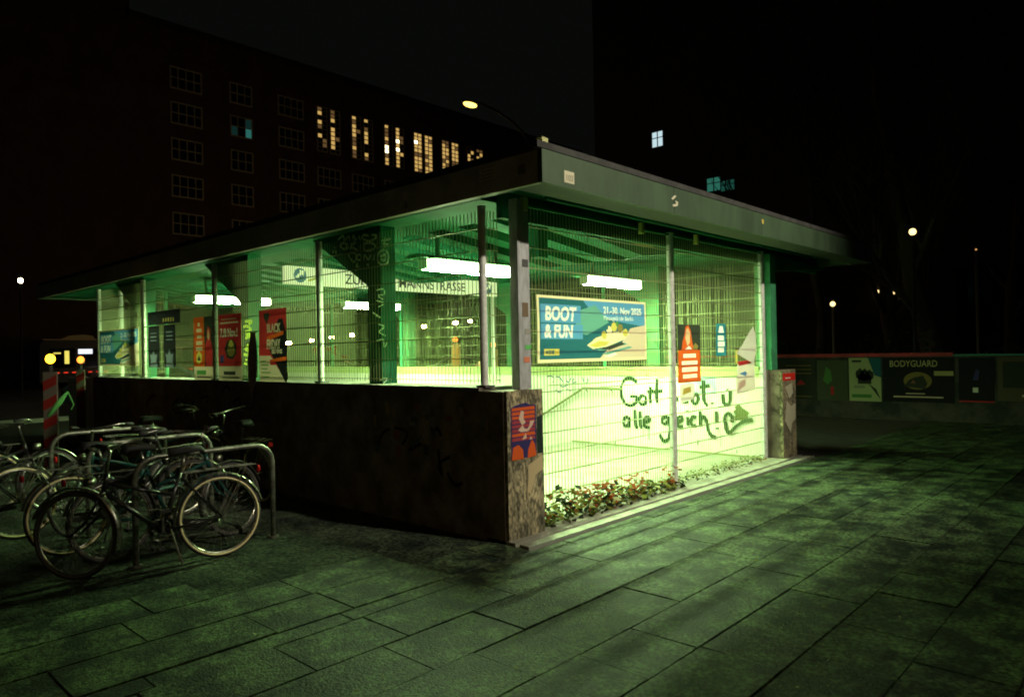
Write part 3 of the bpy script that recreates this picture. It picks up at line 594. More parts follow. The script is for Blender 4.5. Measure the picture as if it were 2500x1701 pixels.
# tags on the third column and its haunch
ZC = (650, 500, 3.161)
tags1 = [[(560, 270), (600, 240), (610, 280), (640, 240), (650, 275)], [(690, 235), (670, 250), (700, 265), (680, 280)], [(720, 240), (735, 275)], [(800, 240), (760, 235), (750, 260), (800, 280), (840, 265), (860, 240), (820, 232)],
 [(640, 310), (600, 295), (580, 320), (610, 345), (640, 330), (620, 325)], [(665, 295), (660, 345)], [(700, 290), (665, 320), (710, 350)], [(735, 310), (735, 345)], [(760, 300), (765, 350), (820, 350), (850, 320), (820, 295), (765, 298)],
 [(640, 375), (660, 420), (690, 440), (700, 380), (660, 370)], [(715, 385), (705, 420), (735, 425), (740, 390), (715, 385)], [(760, 430), (770, 390), (800, 425), (815, 385)], [(845, 380), (840, 430)],
 [(920, 350), (880, 370), (870, 430), (900, 465), (945, 450), (955, 390), (930, 350)], [(890, 400), (930, 385), (925, 430), (895, 420)], [(900, 280), (970, 265)], [(930, 250), (925, 330)], [(905, 300), (955, 310)],
 [(535, 320), (545, 340)], [(528, 350), (530, 375)], [(548, 350), (552, 380)], [(720, 450), (710, 475), (730, 480)], [(790, 460), (805, 470)]]
wall_strokes(tags1, *ZC, 'x', .193, .024, spray2, 'graffiti', None, off=.01, parent=cl[0])
wall_strokes([[(850, 660), (900, 650), (910, 690), (860, 700), (900, 730)], [(850, 740), (910, 760), (860, 790)], [(820, 830), (880, 870), (840, 850)], [(860, 920), (910, 940), (870, 980), (920, 1010)], [(850, 1050), (900, 1040), (910, 1100), (930, 1060)], [(870, 1350), (930, 1340), (900, 1380)]], *ZC, 'y', 1.999, .014, spray2, 'graffiti', None, parent=cl[0])
wall_strokes([[(1380, 560), (1420, 540), (1480, 590), (1400, 620)], [(1410, 660), (1500, 640)], [(1410, 720), (1450, 680), (1490, 740)], [(1420, 800), (1500, 830), (1400, 860), (1490, 900)], [(1380, 930), (1450, 950), (1480, 990), (1400, 1010)], [(1390, 1050), (1480, 1070)], [(1400, 480), (1490, 470), (1450, 520)]], 350, 700, 5.646, 'y', 4.999, .035, spray3, 'graffiti', None, parent=cl[1])
wall_strokes([[(360, 1120), (385, 1100), (375, 1150)], [(445, 1140), (470, 1100), (490, 1140)], [(490, 1095), (515, 1145)], [(520, 1100), (545, 1095), (530, 1130), (540, 1160)], [(580, 1170), (630, 1175)]], 650, 500, 3.161, 'x', 5.888, .03, spray4, 'graffiti', None, parent=pav)
# dark tags on the outer parapet face
wall_strokes([[(720, 650), (660, 700), (650, 780), (700, 830), (780, 800), (800, 720), (740, 660)], [(900, 660), (880, 780), (800, 900)], [(300, 740), (350, 640), (420, 600)], [(1280, 560), (1340, 480), (1380, 560)], [(1000, 640), (1100, 620), (1080, 700)], [(1420, 700), (1500, 640), (1520, 760)]], 300, 850, 5.27, 'x', 0, .035, pal('spray_black', (.02, .016, .014)), 'graffiti', None, parent=lw)
wall_strokes([[(850, 700), (900, 560), (1000, 520), (1090, 560), (1050, 650)], [(1100, 690), (1200, 640)], [(1330, 680), (1340, 780), (1360, 880), (1330, 800), (1420, 740)], [(1400, 860), (1460, 960), (1520, 940)], [(1270, 520), (1330, 530), (1350, 580)]], 650, 880, 3.161, 'x', 0, .03, MATS['spray_black'], 'graffiti', None, parent=lw)
pa = MB(); random.seed(3)
f = Flat((0, 0, 0), (0, -1, 0), (0, 0, 1), (-1, 0, 0), .002)
for i in range(26):
    y_ = random.uniform(.2, 1.9); z_ = random.uniform(.72, 1.22); w_ = random.uniform(.02, .11); h_ = random.uniform(.03, .14)
    f.poly([(-y_, z_), (-y_+w_, z_+random.uniform(-.02, .02)), (-y_+w_*.9, z_-h_), (-y_+.01, z_-h_*.8)], random.choice([pal('scrap_ochre', (.30, .22, .10)), pal('scrap_red', (.26, .10, .07)), pal('scrap_blue', (.06, .10, .14)), pal('scrap_grey', (.22, .19, .15))]), random.randint(1, 6)*.5)
tag(f.build('paper_scraps', lw), kind='stuff')

# ------------------------------------------------------------------ weeds and litter at the gate
random.seed(11)
wm = MB()
for i in range(1700):
    t = random.random()**1.25; x = .5+t*5.2
    dense = max(.08, 1-t*1.7)*(.45+.55*abs(math.sin(x*4.3)))
    y_ = random.uniform(-.02, .34)+(.1 if t > .5 else 0); zmax = .04+.36*dense*max(.15, 1-abs(y_-.18)*3.0)
    z = .048+random.random()**1.4*zmax; s_ = random.uniform(.022, .058)*(1 if t < .5 else .5)
    a = random.uniform(0, 6.28); tl = random.uniform(-.9, .9); d1 = Vector((math.cos(a), math.sin(a), math.sin(tl))).normalized()*s_; d2 = Vector((-math.sin(a), math.cos(a), random.uniform(-.8, .8))).normalized()*s_*.55
    c = Vector((x, y_, z)); wm.add([c-d1, c+d2, c+d1, c-d2], [(0, 1, 2, 3)], random.choices([0, 1, 2, 3], [5, 7, 1.0, 1.0])[0])
for i in range(8):                                    # rusty leaf clusters
    cx = random.choice([1.1, 1.25, 1.5, 1.75, 2.05, 2.35, 3.05])+random.uniform(-.06, .06)
    for j in range(34):
        c = Vector((cx+random.gauss(0, .07), .13+random.gauss(0, .05), .08+random.random()*.24)); a = random.uniform(0, 6.28); s_ = random.uniform(.02, .045)
        d1 = Vector((math.cos(a), math.sin(a), random.uniform(-.6, .6)))*s_; d2 = Vector((-math.sin(a), math.cos(a), random.uniform(-.6, .6)))*s_*.6
        wm.add([c-d1, c+d2, c+d1, c-d2], [(0, 1, 2, 3)], 2)
wo = wm.build('weeds', [pal('leaf_green', (.16, .17, .03)), pal('leaf_dark', (.02, .03, .012)), pal('leaf_rust', (.24, .055, .01)), pal('leaf_pale', (.4, .4, .2))])
tag(wo, 'weeds, rusty dead leaves and litter along the foot of the gate', 'weeds', kind='stuff')
lm = MB()
for i in range(160):
    x = random.uniform(-3.5, 9); y_ = random.uniform(-3.8, -.2); s_ = random.uniform(.008, .02); a = random.uniform(0, 6.28)
    c = Vector((x, y_, .03)); d1 = Vector((math.cos(a), math.sin(a), .1))*s_; d2 = Vector((-math.sin(a), math.cos(a), .15))*s_*.6
    lm.add([c-d1, c+d2, c+d1, c-d2], [(0, 1, 2, 3)], random.choice([0, 1, 1]))
tag(lm.build('fallen_leaves', [MATS['leaf_pale'], MATS['leaf_green']]), 'small fallen leaves and scraps scattered over the paving', 'leaves', kind='stuff')

# ------------------------------------------------------------------ bicycle racks and bicycles
rk = empty('bike_rack', (-2.38, 1.87, 0), 0, 'nearest bent steel bicycle hoop, with the black bicycle leaning in front of it', 'bike rack', 'steel bicycle hoops beside the wall')
def hoop(w_, h_, r=.17):
    P = [(0, 0, 0), (0, 0, h_-r)]+[(r-r*math.cos(a), 0, h_-r+r*math.sin(a)) for a in (.4, .8, 1.2)]+[(r, 0, h_), (w_-r, 0, h_)]+[(w_-r+r*math.sin(a), 0, h_-r+r*math.cos(a)) for a in (.4, .8, 1.2)]+[(w_, 0, h_-r), (w_, 0, 0)]
    return P
MB().tube(hoop(1.2, .89), .024, 10).build('hoop', steel, rk, True); MB().tube([(-.0, 0, .02), (0, 0, .035)], .05, 10).tube([(1.2, 0, .02), (1.2, 0, .035)], .05, 10).build('foot_plate', steel, rk)
dup(rk, (-2.30, 3.30, 0), (0, 0, .03), 'second steel bicycle hoop, behind the nearest one and hung with bicycles')
dup(rk, (-2.25, 4.7, 0), (0, 0, 0), 'third steel bicycle hoop, farthest toward the beacons, in front of the posters')
dup(rk, (-4.35, 3.6, 0), (0, 0, .05), 'steel bicycle hoop at the left edge among the parked bicycles')

def make_bike(name, frame_m, fend_m, label, guard=True, tan=False, steer=.0):
    R = .34; WB = 1.09; B = empty(name, (0, 0, 0), 0, label, 'bicycle', 'bicycles parked at the steel hoops')
    def ring(cx, r, n=40, y=0): return [(cx+r*math.cos(6.2832*i/n), y, R+r*math.sin(6.2832*i/n)) for i in range(n)]
    for cx in (0, WB):
        wh = MB().tube(ring(0, .305), .0095, 6, closed=True)
        for i in range(28):
            a = 6.2832*i/28; o_ = .03*(1 if i % 2 else -1); sk = .35*(1 if i % 4 < 2 else -1)
            wh.tube([(.02*math.cos(a+sk), o_, R+.02*math.sin(a+sk)), (.30*math.cos(a), 0, R+.30*math.sin(a))], .0011, 3)
        wh.tube([(0, -.05, R), (0, .05, R)], .02, 10)
        wo_ = wh.build('wheel', chrome, B, True, (cx, 0, 0))
        ty = MB().tube(ring(0, .325), .018, 8, closed=True); 
        for s_ in (-1, 1): ty.tube(ring(0, .318, 40, s_*.0135), .0085 if tan and cx == 0 else .003, 6, 1, closed=True)
        ty.build('tyre', [rubber, retro if tan and cx == 0 else MATS['sidewall_dim']], wo_, True)
    bb = (.46, 0, .29); st = (.30, 0, .74); hl = (.86, 0, .66); ht = (.83, 0, .80)
    fr_ = MB().tube([bb, st], .016).tube([hl, bb], .019).tube([(.85, 0, .72), (.35, 0, .56)], .015).tube([hl, ht], .021)
    for s_ in (-1, 1): fr_.tube([(bb[0], s_*.03, bb[2]), (0, s_*.055, R)], .009).tube([(st[0], s_*.015, st[2]-.04), (0, s_*.055, R)], .008)
    fr_.tube([(.46, -.04, .29), (.46, .04, .29)], .024); fr_.build('frame', frame_m, B, True)
    fk = MB().tube([hl, (.88, 0, .60)], .02)
    for s_ in (-1, 1): fk.tube([(.88, s_*.03, .61), (.90, s_*.05, .55), (.97, s_*.055, .44), (WB, s_*.055, R)], .0105)
    fk.build('fork', frame_m, B, True)
    MB().tube([st, (.265, 0, .88)], .013).build('seat_post', chrome, B, True)
    sd = MB(); prof = [(-.13, .075, .0), (-.10, .085, .03), (0, .065, .025), (.08, .03, .018), (.14, .018, .01)]
    V = []; F = []
    for (x, wy, zz) in prof: V += [(x, -wy, zz-.02), (x, -wy*.6, zz+.02), (x, 0, zz+.025), (x, wy*.6, zz+.02), (x, wy, zz-.02), (x, 0, zz-.035)]
    for i in range(4):
        for j in range(6): F.append((i*6+j, i*6+(j+1) % 6, i*6+6+(j+1) % 6, i*6+6+j))
    F += [(5, 4, 3, 2, 1, 0), (24, 25, 26, 27, 28, 29)]
    MB().add([(x+.25, y_, z+.90) for x, y_, z in V], F).build('saddle', rubber, B, True)
    hb = MB().tube([ht, (.79, 0, .97), (.82, 0, 1.0)], .012)
    hb.tube([(.64, -.30, 1.02), (.74, -.27, 1.03), (.84, -.16, 1.01), (.84, 0, 1.0), (.84, .16, 1.01), (.74, .27, 1.03), (.64, .30, 1.02)], .011)
    ho = hb.build('handlebar', chrome, B, True)
    for s_ in (-1, 1): MB().tube([(.60, s_*.305, 1.018), (.70, s_*.285, 1.03)], .016).build('grip', rubber, ho, True)
    for s_ in (-1, 1): MB().tube([(.80, s_*.22, 1.0), (.72, s_*.25, .985)], .006).build('brake_lever', chrome, ho)
    def fender(cx, a0, a1, r=.368):
        V = []; F = []; n = 22
        for i in range(n+1):
            a = math.radians(a0+(a1-a0)*i/n)
            for y_, dr in ((-.028, -.012), (-.02, 0), (.02, 0), (.028, -.012)): V.append((cx+(r+dr)*math.cos(a), y_, R+(r+dr)*math.sin(a)))
        for i in range(n):
            for j in range(3): F.append((i*4+j, i*4+j+1, i*4+j+5, i*4+j+4))
        return MB().add(V, F)
    fender(0, 20, 200).build('mudguard', fend_m, B, True) if False else fender(0, -15+180-195+0, 165).build('mudguard', fend_m, B, True)
    fender(0, 20, 200).build('mudguard', fend_m, B, True, (WB, 0, 0))
    ck = MB().tube([(.46, -.075, .29), (.46, .06, .29)], .012).box(.452, .468, -.085, -.07, .13, .29).box(.452, .468, .06, .075, .29, .46)
    co = ck.build('crank', chrome, B)
    MB().box(.42, .50, -.17, -.09, .115, .14).build('pedal', rubber, co); MB().box(.42, .50, .08, .16, .45, .475).build('pedal', rubber, co)
    cr = MB().tube([(.46+.085*math.cos(6.2832*i/24), -.055, .29+.085*math.sin(6.2832*i/24)) for i in range(24)], .008, 6, closed=True)
    for i in range(5): cr.tube([(.46, -.055, .29), (.46+.08*math.cos(6.2832*i/5), -.055, .29+.08*math.sin(6.2832*i/5))], .006, 4)
    cr.build('chainring', chrome, B)
    MB().box(-.0, .46, -.058, -.052, .372, .378).box(0, .46, -.058, -.052, .205, .211).build('chain', steel, B)
    if guard: MB().prism([(.0, .31), (.44, .375), (.55, .36), (.55, .30), (.42, .25), (.0, .28)], 'y', -.066, -.060).build('chain_guard', blackp, B)
    cy = MB()
    for s_ in (-1, 1): cy.tube([(.28, s_*.05, .73), (-.12, s_*.06, .745), (-.30, s_*.05, .745)], .006, 6).tube([(-.22, s_*.055, .745), (0, s_*.06, R)], .005, 6)
    for x_ in (-.28, -.15, 0, .12): cy.tube([(x_, -.06, .745), (x_, .06, .745)], .005, 5)
    cy.build('carrier', steel if guard else chrome, B)
    MB().tube([(-.33, 0, .70), (-.345, 0, .70)], .03, 12).build('rear_light', pal('reflector_red', (.5, .02, .02)), B)
    MB().tube([(.93, 0, .74), (.99, 0, .735)], .035, 12).build('headlight', chrome, B, True)
    MB().tube([(.40, .05, .30), (.34, .14, .02)], .008).build('kickstand', steel, B)
    return B
b1 = make_bike('bicycle', blackp, chrome, 'nearest black city bicycle with bright mudguards, in front of the first hoop', tan=True)
b1.location = (-1.79, 1.62, .022); b1.rotation_euler = (.06, 0, math.pi-.15)
b2 = make_bike('bicycle', mat('frame_teal', (.01, .05, .045), .3), mat('guard_dark', (.10, .10, .09), .3, .6), 'dark teal bicycle right behind the nearest one, facing right', False)
b2.location = (-2.45, 2.17, .022); b2.rotation_euler = (-.10, 0, .04)
spots = [(b1, (-2.62, 2.72, .022), (-.06, 0, .10), 'black bicycle facing right, its handlebar just above the second hoop'),
 (b2, (-1.35, 3.5, .022), (.08, 0, math.pi+.05), 'dark bicycle on the far side of the second hoop, facing left'),
 (b1, (-.46, 3.45, .022), (-.10, 0, math.pi/2), 'bicycle with shiny handlebar leaning along the concrete wall below the BLACK FRIDAY poster'),
 (b2, (-1.25, 5.3, .022), (.05, 0, .02), 'dark bicycle farthest right beside the concrete wall'),
 (b1, (-2.75, 3.75, .022), (.12, 0, math.pi+.1), 'bicycle left of the second hoop with its pale rear mudguard showing'),
 (b2, (-4.30, 3.95, .022), (-.05, 0, .08), 'bicycle at the left edge behind the others, facing right'),
 (b1, (-2.7, 5.3, .022), (.05, 0, math.pi), 'bicycle in the back row below the far boat poster'),
 (b1, (-3.25, 4.75, .022), (-.12, 0, .15), 'bicycle in the back row to the left, standing below the striped beacon')]
for src, loc, rot, lab in spots: dup(src, loc, rot, lab)
def steer(root, th):
    p = Vector((.90, 0, 0)); Rm = Matrix.Translation(p) @ Matrix.Rotation(th, 4, 'Z') @ Matrix.Translation(-p)
    for c in root.children:
        n = c.name.split('.')[0]
        if n in ('fork', 'handlebar', 'headlight') or (n in ('wheel', 'mudguard') and c.location.x > .5): c.matrix_basis = Rm @ Matrix.Translation(c.location)
bikes = [o for o in bpy.data.objects if o.name.split('.')[0] == 'bicycle']
for k, o in enumerate(bikes): steer(o, [-.75, .25, -.4, .6, .35, -.3, .2, -.5, .45, .1][k % 10])
bagm = pal('bag_green', (.10, .35, .09))
q = dep((150, 985), 8.6)
pb = MB().tube([q+Vector((-.14, 0, -.14)), q+Vector((-.02, 0, .02)), q+Vector((.07, 0, .14))], .03, 8, rs=[.022, .035, .012]).tube([q+Vector((.07, 0, .14)), q+Vector((.13, 0, -.02)), q+Vector((.10, 0, -.08))], .008, 6)
tag(pb.build('saddle_cover', bagm, None, True), 'bright green cloth draped over a saddle in the left back row', 'saddle cover')
# rag hanging from fence in front of Black Friday poster
rg = MB(); V = []; F = []
for i in range(9):
    t = i/8; z = 2.02-.92*t; wd = (.05+.16*math.sin(math.pi*min(1, t*1.05+.05)*.8))*(1 if t < .75 else 1-(t-.75)*2.6)
    for j in range(5):
        s_ = j/4-.5; V.append((-.035-.03*math.cos(s_*5+i*.6), 4.44-s_*wd*1.0+.02*math.sin(i), z))
for i in range(8):
    for j in range(4): F.append((i*5+j, i*5+j+1, i*5+j+6, i*5+j+5))
rg.add(V, F); o = rg.build('rag', mat('rag_cloth', (.34, .24, .18), .9, c2=(.24, .17, .13), scale=14), None, True); tag(o, 'long brownish torn banner hanging limp over the left side of the BLACK FRIDAY poster', 'torn banner')

mat('bark_dark', (.01, .01, .01), .8)
# ------------------------------------------------------------------ street lamps
warm = glow('sodium_lamp', (1, .56, .13), 60)
def street_lamp(x, y, h, arm, ang, label, m=warm, r=.17, group='street lamps around the square', pw=0, col=LAMPC):
    o = empty('street_lamp', (x, y, 0), ang, label, 'street lamp', group)
    k_ = 1.25; P = [(0, 0, 0), (0, 0, h-k_)]+[(arm*(1-math.cos(a)), 0, h-k_+(k_+.12)*math.sin(a)**.72) for a in (.3, .6, .9, 1.2, 1.45)]+[(arm, 0, h+.09)]
    MB().tube(P, .06, 8, rs=[.10, .055, .05, .045, .04, .038, .035, .035]).build('pole', mat('lamp_pole', (.06, .057, .05), .6, .3), o, True)
    MB().ball((arm+.12, 0, h+.03), r*1.15, 0, (1.7, .8, .35)).build('hood', mat('lamp_hood', (.2, .2, .18), .5), o, True)
    MB().ball((arm+.12, 0, h-.03), r, 0, (1.55, .8, .45)).build('lamp_glass', m, o, True)
    if pw:
        ld = bpy.data.lights.new('lamp_light', 'SPOT'); ld.energy = pw; ld.color = col; ld.shadow_soft_size = .15; ld.spot_size = 2.7; ld.spot_blend = .6
        lo = bpy.data.objects.new('lamp_light', ld); COL.objects.link(lo); lo.parent = o; lo.location = (arm+.12, 0, h-.2)
    return o
lp = up((1068*1.0757, 232*1.0757), 'z', 9.0); pq = up((1207*1.0757, 330*1.0757), 'y', lp.y)
street_lamp(pq.x, lp.y, 8.95, pq.x-lp.x-.1, math.pi, 'tall curved street lamp glowing yellow above the pavilion roof', glow('lamp_main', (1, .66, .13), 3.6), .16, pw=240)
street_lamp(-9.5, -10.5, 8.0, 1.5, .9, 'sodium street lamp behind the viewpoint, lighting the bicycles', warm, .16, pw=230)
fl = empty('floodlight_mast', (3.0, -12.0, 0), 0, 'mast with a white floodlight aimed at the front of the station entrance', 'floodlight')
MB().tube([(0, 0, 0), (0, 0, 9.5)], .07, 10).build('mast', MATS['bark_dark'], fl); fh = MB().box(-.3, .3, -.12, .12, 9.2, 9.5).build('housing', MATS['bark_dark'], fl)
MB().box(-.26, .26, .125, .13, 9.23, 9.47).build('lamp_glass', glow('flood_glass', (1, .93, .75), 30), fh)
ld = bpy.data.lights.new('flood_light', 'SPOT'); ld.energy = 12500; ld.color = (1, .92, .68); ld.shadow_soft_size = .22; ld.spot_size = math.radians(41); ld.spot_blend = .8
lo = bpy.data.objects.new('flood_light', ld); COL.objects.link(lo); lo.parent = fl; lo.location = (0, .16, 9.35)
lo.rotation_euler = (Vector((2.7, 0, 2.9))-Vector((3.0, -11.84, 9.35))).to_track_quat('-Z', 'Y').to_euler()
far = [(705, 837), (761, 831), (810, 823), (860, 818), (953, 807), (992, 803), (1035, 797), (1112, 788), (1148, 784)]
farm = glow('far_lamp', (1, .60, .22), 130)
proto = None
for i, q in enumerate(far):
    p = dep(q, 42+2.2*((i*5) % 7))
    lab = 'distant street lamp seen through the mesh, number %d from the left in its row' % (i+1)
    lab = ['distant lamp just right of the BLACK FRIDAY poster', 'distant lamp left of the white fence post under ZUR', 'distant lamp right of the white fence post under ZUR', 'distant lamp left of the graffiti column', 'distant lamp just right of the graffiti column', 'distant lamp on the light green column edge, under MANN', 'distant lamp under the middle of MANNSTRASSE', 'distant lamp left of the grey post, under the sign end', 'distant lamp closest to the grey fence post near the corner'][i]
    o = empty('street_lamp', (p.x, p.y, 0), 0, lab, 'street lamp', 'row of far street lamps behind the mesh')
    MB().tube([(0, 0, 0), (0, 0, p.z-.05)], .05, 6).build('pole', MATS['lamp_pole'], o)
    MB().ball((0, 0, p.z), .13, 0, (1.2, 1.2, .75), 6).build('lamp_glass', farm, o)
for q, d, rr, m, lab in (((2228, 566), 18, .085, glow('lamp_white_warm', (1, .72, .28), 2.6), 'round warm lamp high among the trees on the right'), ((2033, 742), 26, .09, MATS['lamp_white_warm'], 'short post lamp above the poster barrier on the right'), ((50, 685), 34, .10, glow('lamp_cream', (1, .85, .55), 25), 'pale oval lamp at the far left edge'), ((2567/1.0, 700), 40, .1, MATS['lamp_white_warm'], None)):
    if lab is None: continue
    p = dep(q, d); o = empty('street_lamp', (p.x, p.y, 0), 0, lab, 'street lamp')
    MB().tube([(0, 0, 0), (0, 0, p.z-rr)], .045, 8).build('pole', mat('pole_grey', (.3, .32, .28), .5) if 'short' in lab else MATS['bark_dark'], o)
    MB().ball((0, 0, p.z), rr, 0, (1, 1, 1.25 if 'oval' in lab else 1), 8).build('lamp_glass', m, o, True)
    if 'high' not in lab: MB().tube([(0, 0, p.z+rr), (0, 0, p.z+rr+.08)], rr*.6, 8).build('cap', MATS['pole_grey'], o)
p = dep((2383, 612), 24); o = empty('flag_pole', (p.x, p.y, 0), 0, 'thin bare pole with a tiny amber tip at the right', 'pole')
MB().tube([(0, 0, 0), (0, 0, p.z)], .05, 8).build('shaft', mat('pole_dim', (.16, .15, .12), .6), o); MB().ball((0, 0, p.z+.04), .03, 0, n=5).build('tip_light', glow('amber_tip', (1, .5, .15), .8), o)

# ------------------------------------------------------------------ big brick office building behind
brick = mat('dark_brick', (.085, .05, .04), .9, c2=(.06, .035, .028), scale=.6, bump=.3, bscale=4)
framew = mat('window_frame_paint', (.42, .40, .30), .6); glassd = mat('dark_window_glass', (.01, .012, .012), .15)
litw = glow('lit_window', (1, .62, .18), .62); litdim = glow('dim_window', (1, .55, .2), .12); lits = glow('bright_lamp_in_window', (1, .82, .45), 5); tealw = glow('teal_window', (.10, .62, .52), .20)
off = empty('office_building', (40, 60, 0), 0, 'tall dark brick office building with white gridded windows and a lit top floor', 'office building')
def rel(x, z): return (x-40, 0, z)
MB().box(-22, 40, .12, 14, 0, 30.6).box(-40, -22.01, .10, 16, 0, 44).build('wall', brick, off)
MB().box(-22.2, 40.2, -.3, 14.2, 30.61, 31.1).build('roof', roofdark, off)
def win(x0, x1, z0, z1, nx, nz, lit=None, name='window'):
    m = MB(); x0 -= 40; x1 -= 40; t = .11
    m.box(x0, x0+t, -.02, .11, z0, z1).box(x1-t, x1, -.02, .11, z0, z1).box(x0+t, x1-t, -.02, .11, z0, z0+t).box(x0+t, x1-t, -.02, .11, z1-t, z1)
    for i in range(1, nx): xx = x0+(x1-x0)*i/nx; m.box(xx-.04, xx+.04, -.01, .10, z0+t, z1-t)
    for j in range(1, nz): zz = z0+(z1-z0)*j/nz; m.box(x0+t, x1-t, -.012, .099, zz-.04, zz+.04)
    for i in range(nx):
        for j in range(nz):
            a, b = x0+(x1-x0)*i/nx, x0+(x1-x0)*(i+1)/nx; c, d = z0+(z1-z0)*j/nz, z0+(z1-z0)*(j+1)/nz
            mi = 1
            if lit: mi = lit(i, j)
            m.quad((a, .06, c), (b, .06, c), (b, .06, d), (a, .06, d), mi)
    return m.build(name, [framew, glassd, litw, litdim, lits, tealw, glow('teal_faint', (.06, .3, .25), .06)], off)
cols = [(21.2, 24.0, 4), (26.6, 28.8, 3), (31.5, 34.3, 4), (35.8, 38.6, 4), (40.0, 42.8, 4), (44.3, 47.1, 4), (48.5, 51.4, 4), (52.8, 55.6, 4), (57.0, 59.8, 4)]
tops = [27.4, 24.3, 21.1, 17.85, 14.55, 11.3, 8.0]
for ci, (a, b, n) in enumerate(cols):
    for ti, zt in enumerate(tops):
        if ci >= 3 and ti < 2: continue
        dz = .0
        if ci == 1 and ti == 1: win(a, b, zt-1.95, zt, n, 2, lambda i, j: 5 if (j == 0 and i == 2) else (6 if i == 2 or (j == 0 and i == 0) else 1))
        else: win(a, b, zt-1.95, zt, n, 2)
random.seed(5)
pat = {3: (.6, .0), 4: (.95, .0), 5: (1.2, .12), 6: (1.2, 1.2), 7: (1.15, .95), 8: (.55, .3)}
for ci in range(3, 9):
    a, b, n = cols[ci]; mid = (a+b)/2
    for (x0, x1, k) in ((a, mid-.15, 0), (mid+.15, b, 1)):
        pl, pr = pat[ci]
        def L_(i, j, pl=pl, pr=pr, ci=ci, k=k):
            if ci == 5 and i == 0 and ((k == 0 and j in (3, 4)) or (k == 1 and j in (4, 6))): return 4
            if ci == 6 and i == 0 and k == 0 and j == 7: return 4
            if ci == 6 and i == 1 and k == 1 and j == 5: return 4 if random.random() < .4 else 2
            p_ = pl if i == 0 else pr
            if random.random() < p_*.85: return 2 if random.random() < .75 else 3
            return 3 if (ci in (6, 7) or random.random() < .15) else 1
        win(x0, x1, 22.7, 27.35, 2, 10, L_, 'tall_window')
# dark tower block at the right
rb = empty('tower_block', (45, 5, 0), 0, 'huge unlit tower block filling the right, with only three windows lit', 'tower block')
MB().box(0, 18, -60, 26.75, 0, 62).build('wall', mat('black_facade', (.02, .02, .022), .9, c2=(.015, .015, .018), scale=.3), rb)
def rbwin(q0, q1, m_, nx=2):
    a = up(q0, 'x', 44.9); b = up(q1, 'x', 44.9); y0, y1 = sorted((a.y-5, b.y-5)); z0, z1 = sorted((a.z, b.z)); m = MB()
    m.box(-.06, .0, y0-.06, y0, z0-.06, z1+.06).box(-.06, 0, y1, y1+.06, z0-.06, z1+.06).box(-.06, 0, y0, y1, z0-.06, z0).box(-.06, 0, y0, y1, z1, z1+.06)
    for i in range(1, nx): yy_ = y0+(y1-y0)*i/nx; m.box(-.05, -.001, yy_-.04, yy_+.04, z0, z1)
    m.box(-.049, -.002, y0, y1, (z0+z1)/2-.03+.2*(z1-z0)/2, (z0+z1)/2+.03+.2*(z1-z0)/2)
    m.quad((-.02, y0, z0), (-.02, y1, z0), (-.02, y1, z1), (-.02, y0, z1), 1)
    m.build('window', [mat('frame_black', (.02, .02, .02)), m_], rb)
rbwin((1591, 325), (1617, 355), glow('window_white', (.62, .82, .88), .9)); rbwin((1725, 437), (1758, 463), glow('window_teal', (.07, .42, .30), .30)); rbwin((1759, 443), (1792, 462), glow('window_teal_dim', (.05, .35, .25), .16), 3)
pb2 = empty('apartment_block', (5, 66, 0), 0, 'unlit block at the far left with one faint teal window group', 'apartment block')
MB().box(-40, 12.9, 0, 14, 0, 34).build('wall', MATS['black_facade'], pb2)
for q0, q1 in (((116, 508), (127, 531)), ((133, 507), (146, 520)), ((152, 509), (161, 522))):
    a = up(q0, 'y', 65.9); b = up(q1, 'y', 65.9)
    MB().box(a.x-5-.05, b.x-5+.05, -.06, -.001, min(a.z, b.z)-.05, max(a.z, b.z)+.05).quad((a.x-5, -.07, b.z), (b.x-5, -.07, b.z), (b.x-5, -.07, a.z), (a.x-5, -.07, a.z), 1).build('window', [MATS['frame_black'], glow('window_faint', (.04, .30, .22), .10)], pb2)
a = up((232, 361), 'y', 65.9); MB().box(a.x-5-.08, a.x-5+.08, -.05, -.001, a.z-.1, a.z+.1).build('window_light', glow('tiny_teal', (.3, .8, .7), .8), pb2)

# ------------------------------------------------------------------ poster barrier on the right
bar = empty('poster_barrier', (13.2, 0, 0), 0, 'long low concrete barrier plastered with posters, red painted top edge at its left part', 'barrier')
MB().prism([(-.14, 0), (.3, 0), (.22, .38), (.2, 1.42), (0, 1.42), (-.02, .40)], 'y', -9, 7).build('wall', mat('barrier_concrete', (.06, .055, .05), .9, spec=.1, c2=(.022, .025, .024), scale=2.2, bump=.5, bscale=20, lo=.4, hi=.6), bar)
e = up((2326, 858), 'x', 13.2).y
MB().box(-.012, .212, e, 7.0, 1.421, 1.50).build('red_edge', mat('barrier_red', (.42, .02, .035), .7, c2=(.25, .015, .02), scale=3), bar); MB().box(-.011, .211, -9, e-.002, 1.421, 1.46).build('teal_edge', mat('barrier_teal', (.03, .16, .13), .7), bar)
def bposter(x0, x1, yt, yb, base, label, fn=None):
    a = up((1850+x0/2.635, 500+yt/2.635), 'x', 13.18); b = up((1850+x1/2.635, 500+yb/2.635), 'x', 13.18)
    f = Flat((13.18, a.y, b.z), (0, -1, 0), (0, 0, 1), (-1, 0, 0), .006); w_ = a.y-b.y; h_ = a.z-b.z; f.slab(0, 0, w_, h_, base, .004)
    if fn: fn(f, w_, h_)
    return tag(f.build('poster'), label, 'poster', 'posters on the barrier')
def p1(f, w_, h_):
    for i in range(3): f.rect(w_*.25, h_*(.85-.1*i), w_*.9, h_*(.87-.1*i), gold, 1)
    f.poly([(w_*.5, h_*.35), (w_*.62, h_*.5), (w_*.75, h_*.38)], red, 1); f.rect(w_*.15, h_*.06, w_*.9, h_*.08, gold, 1)
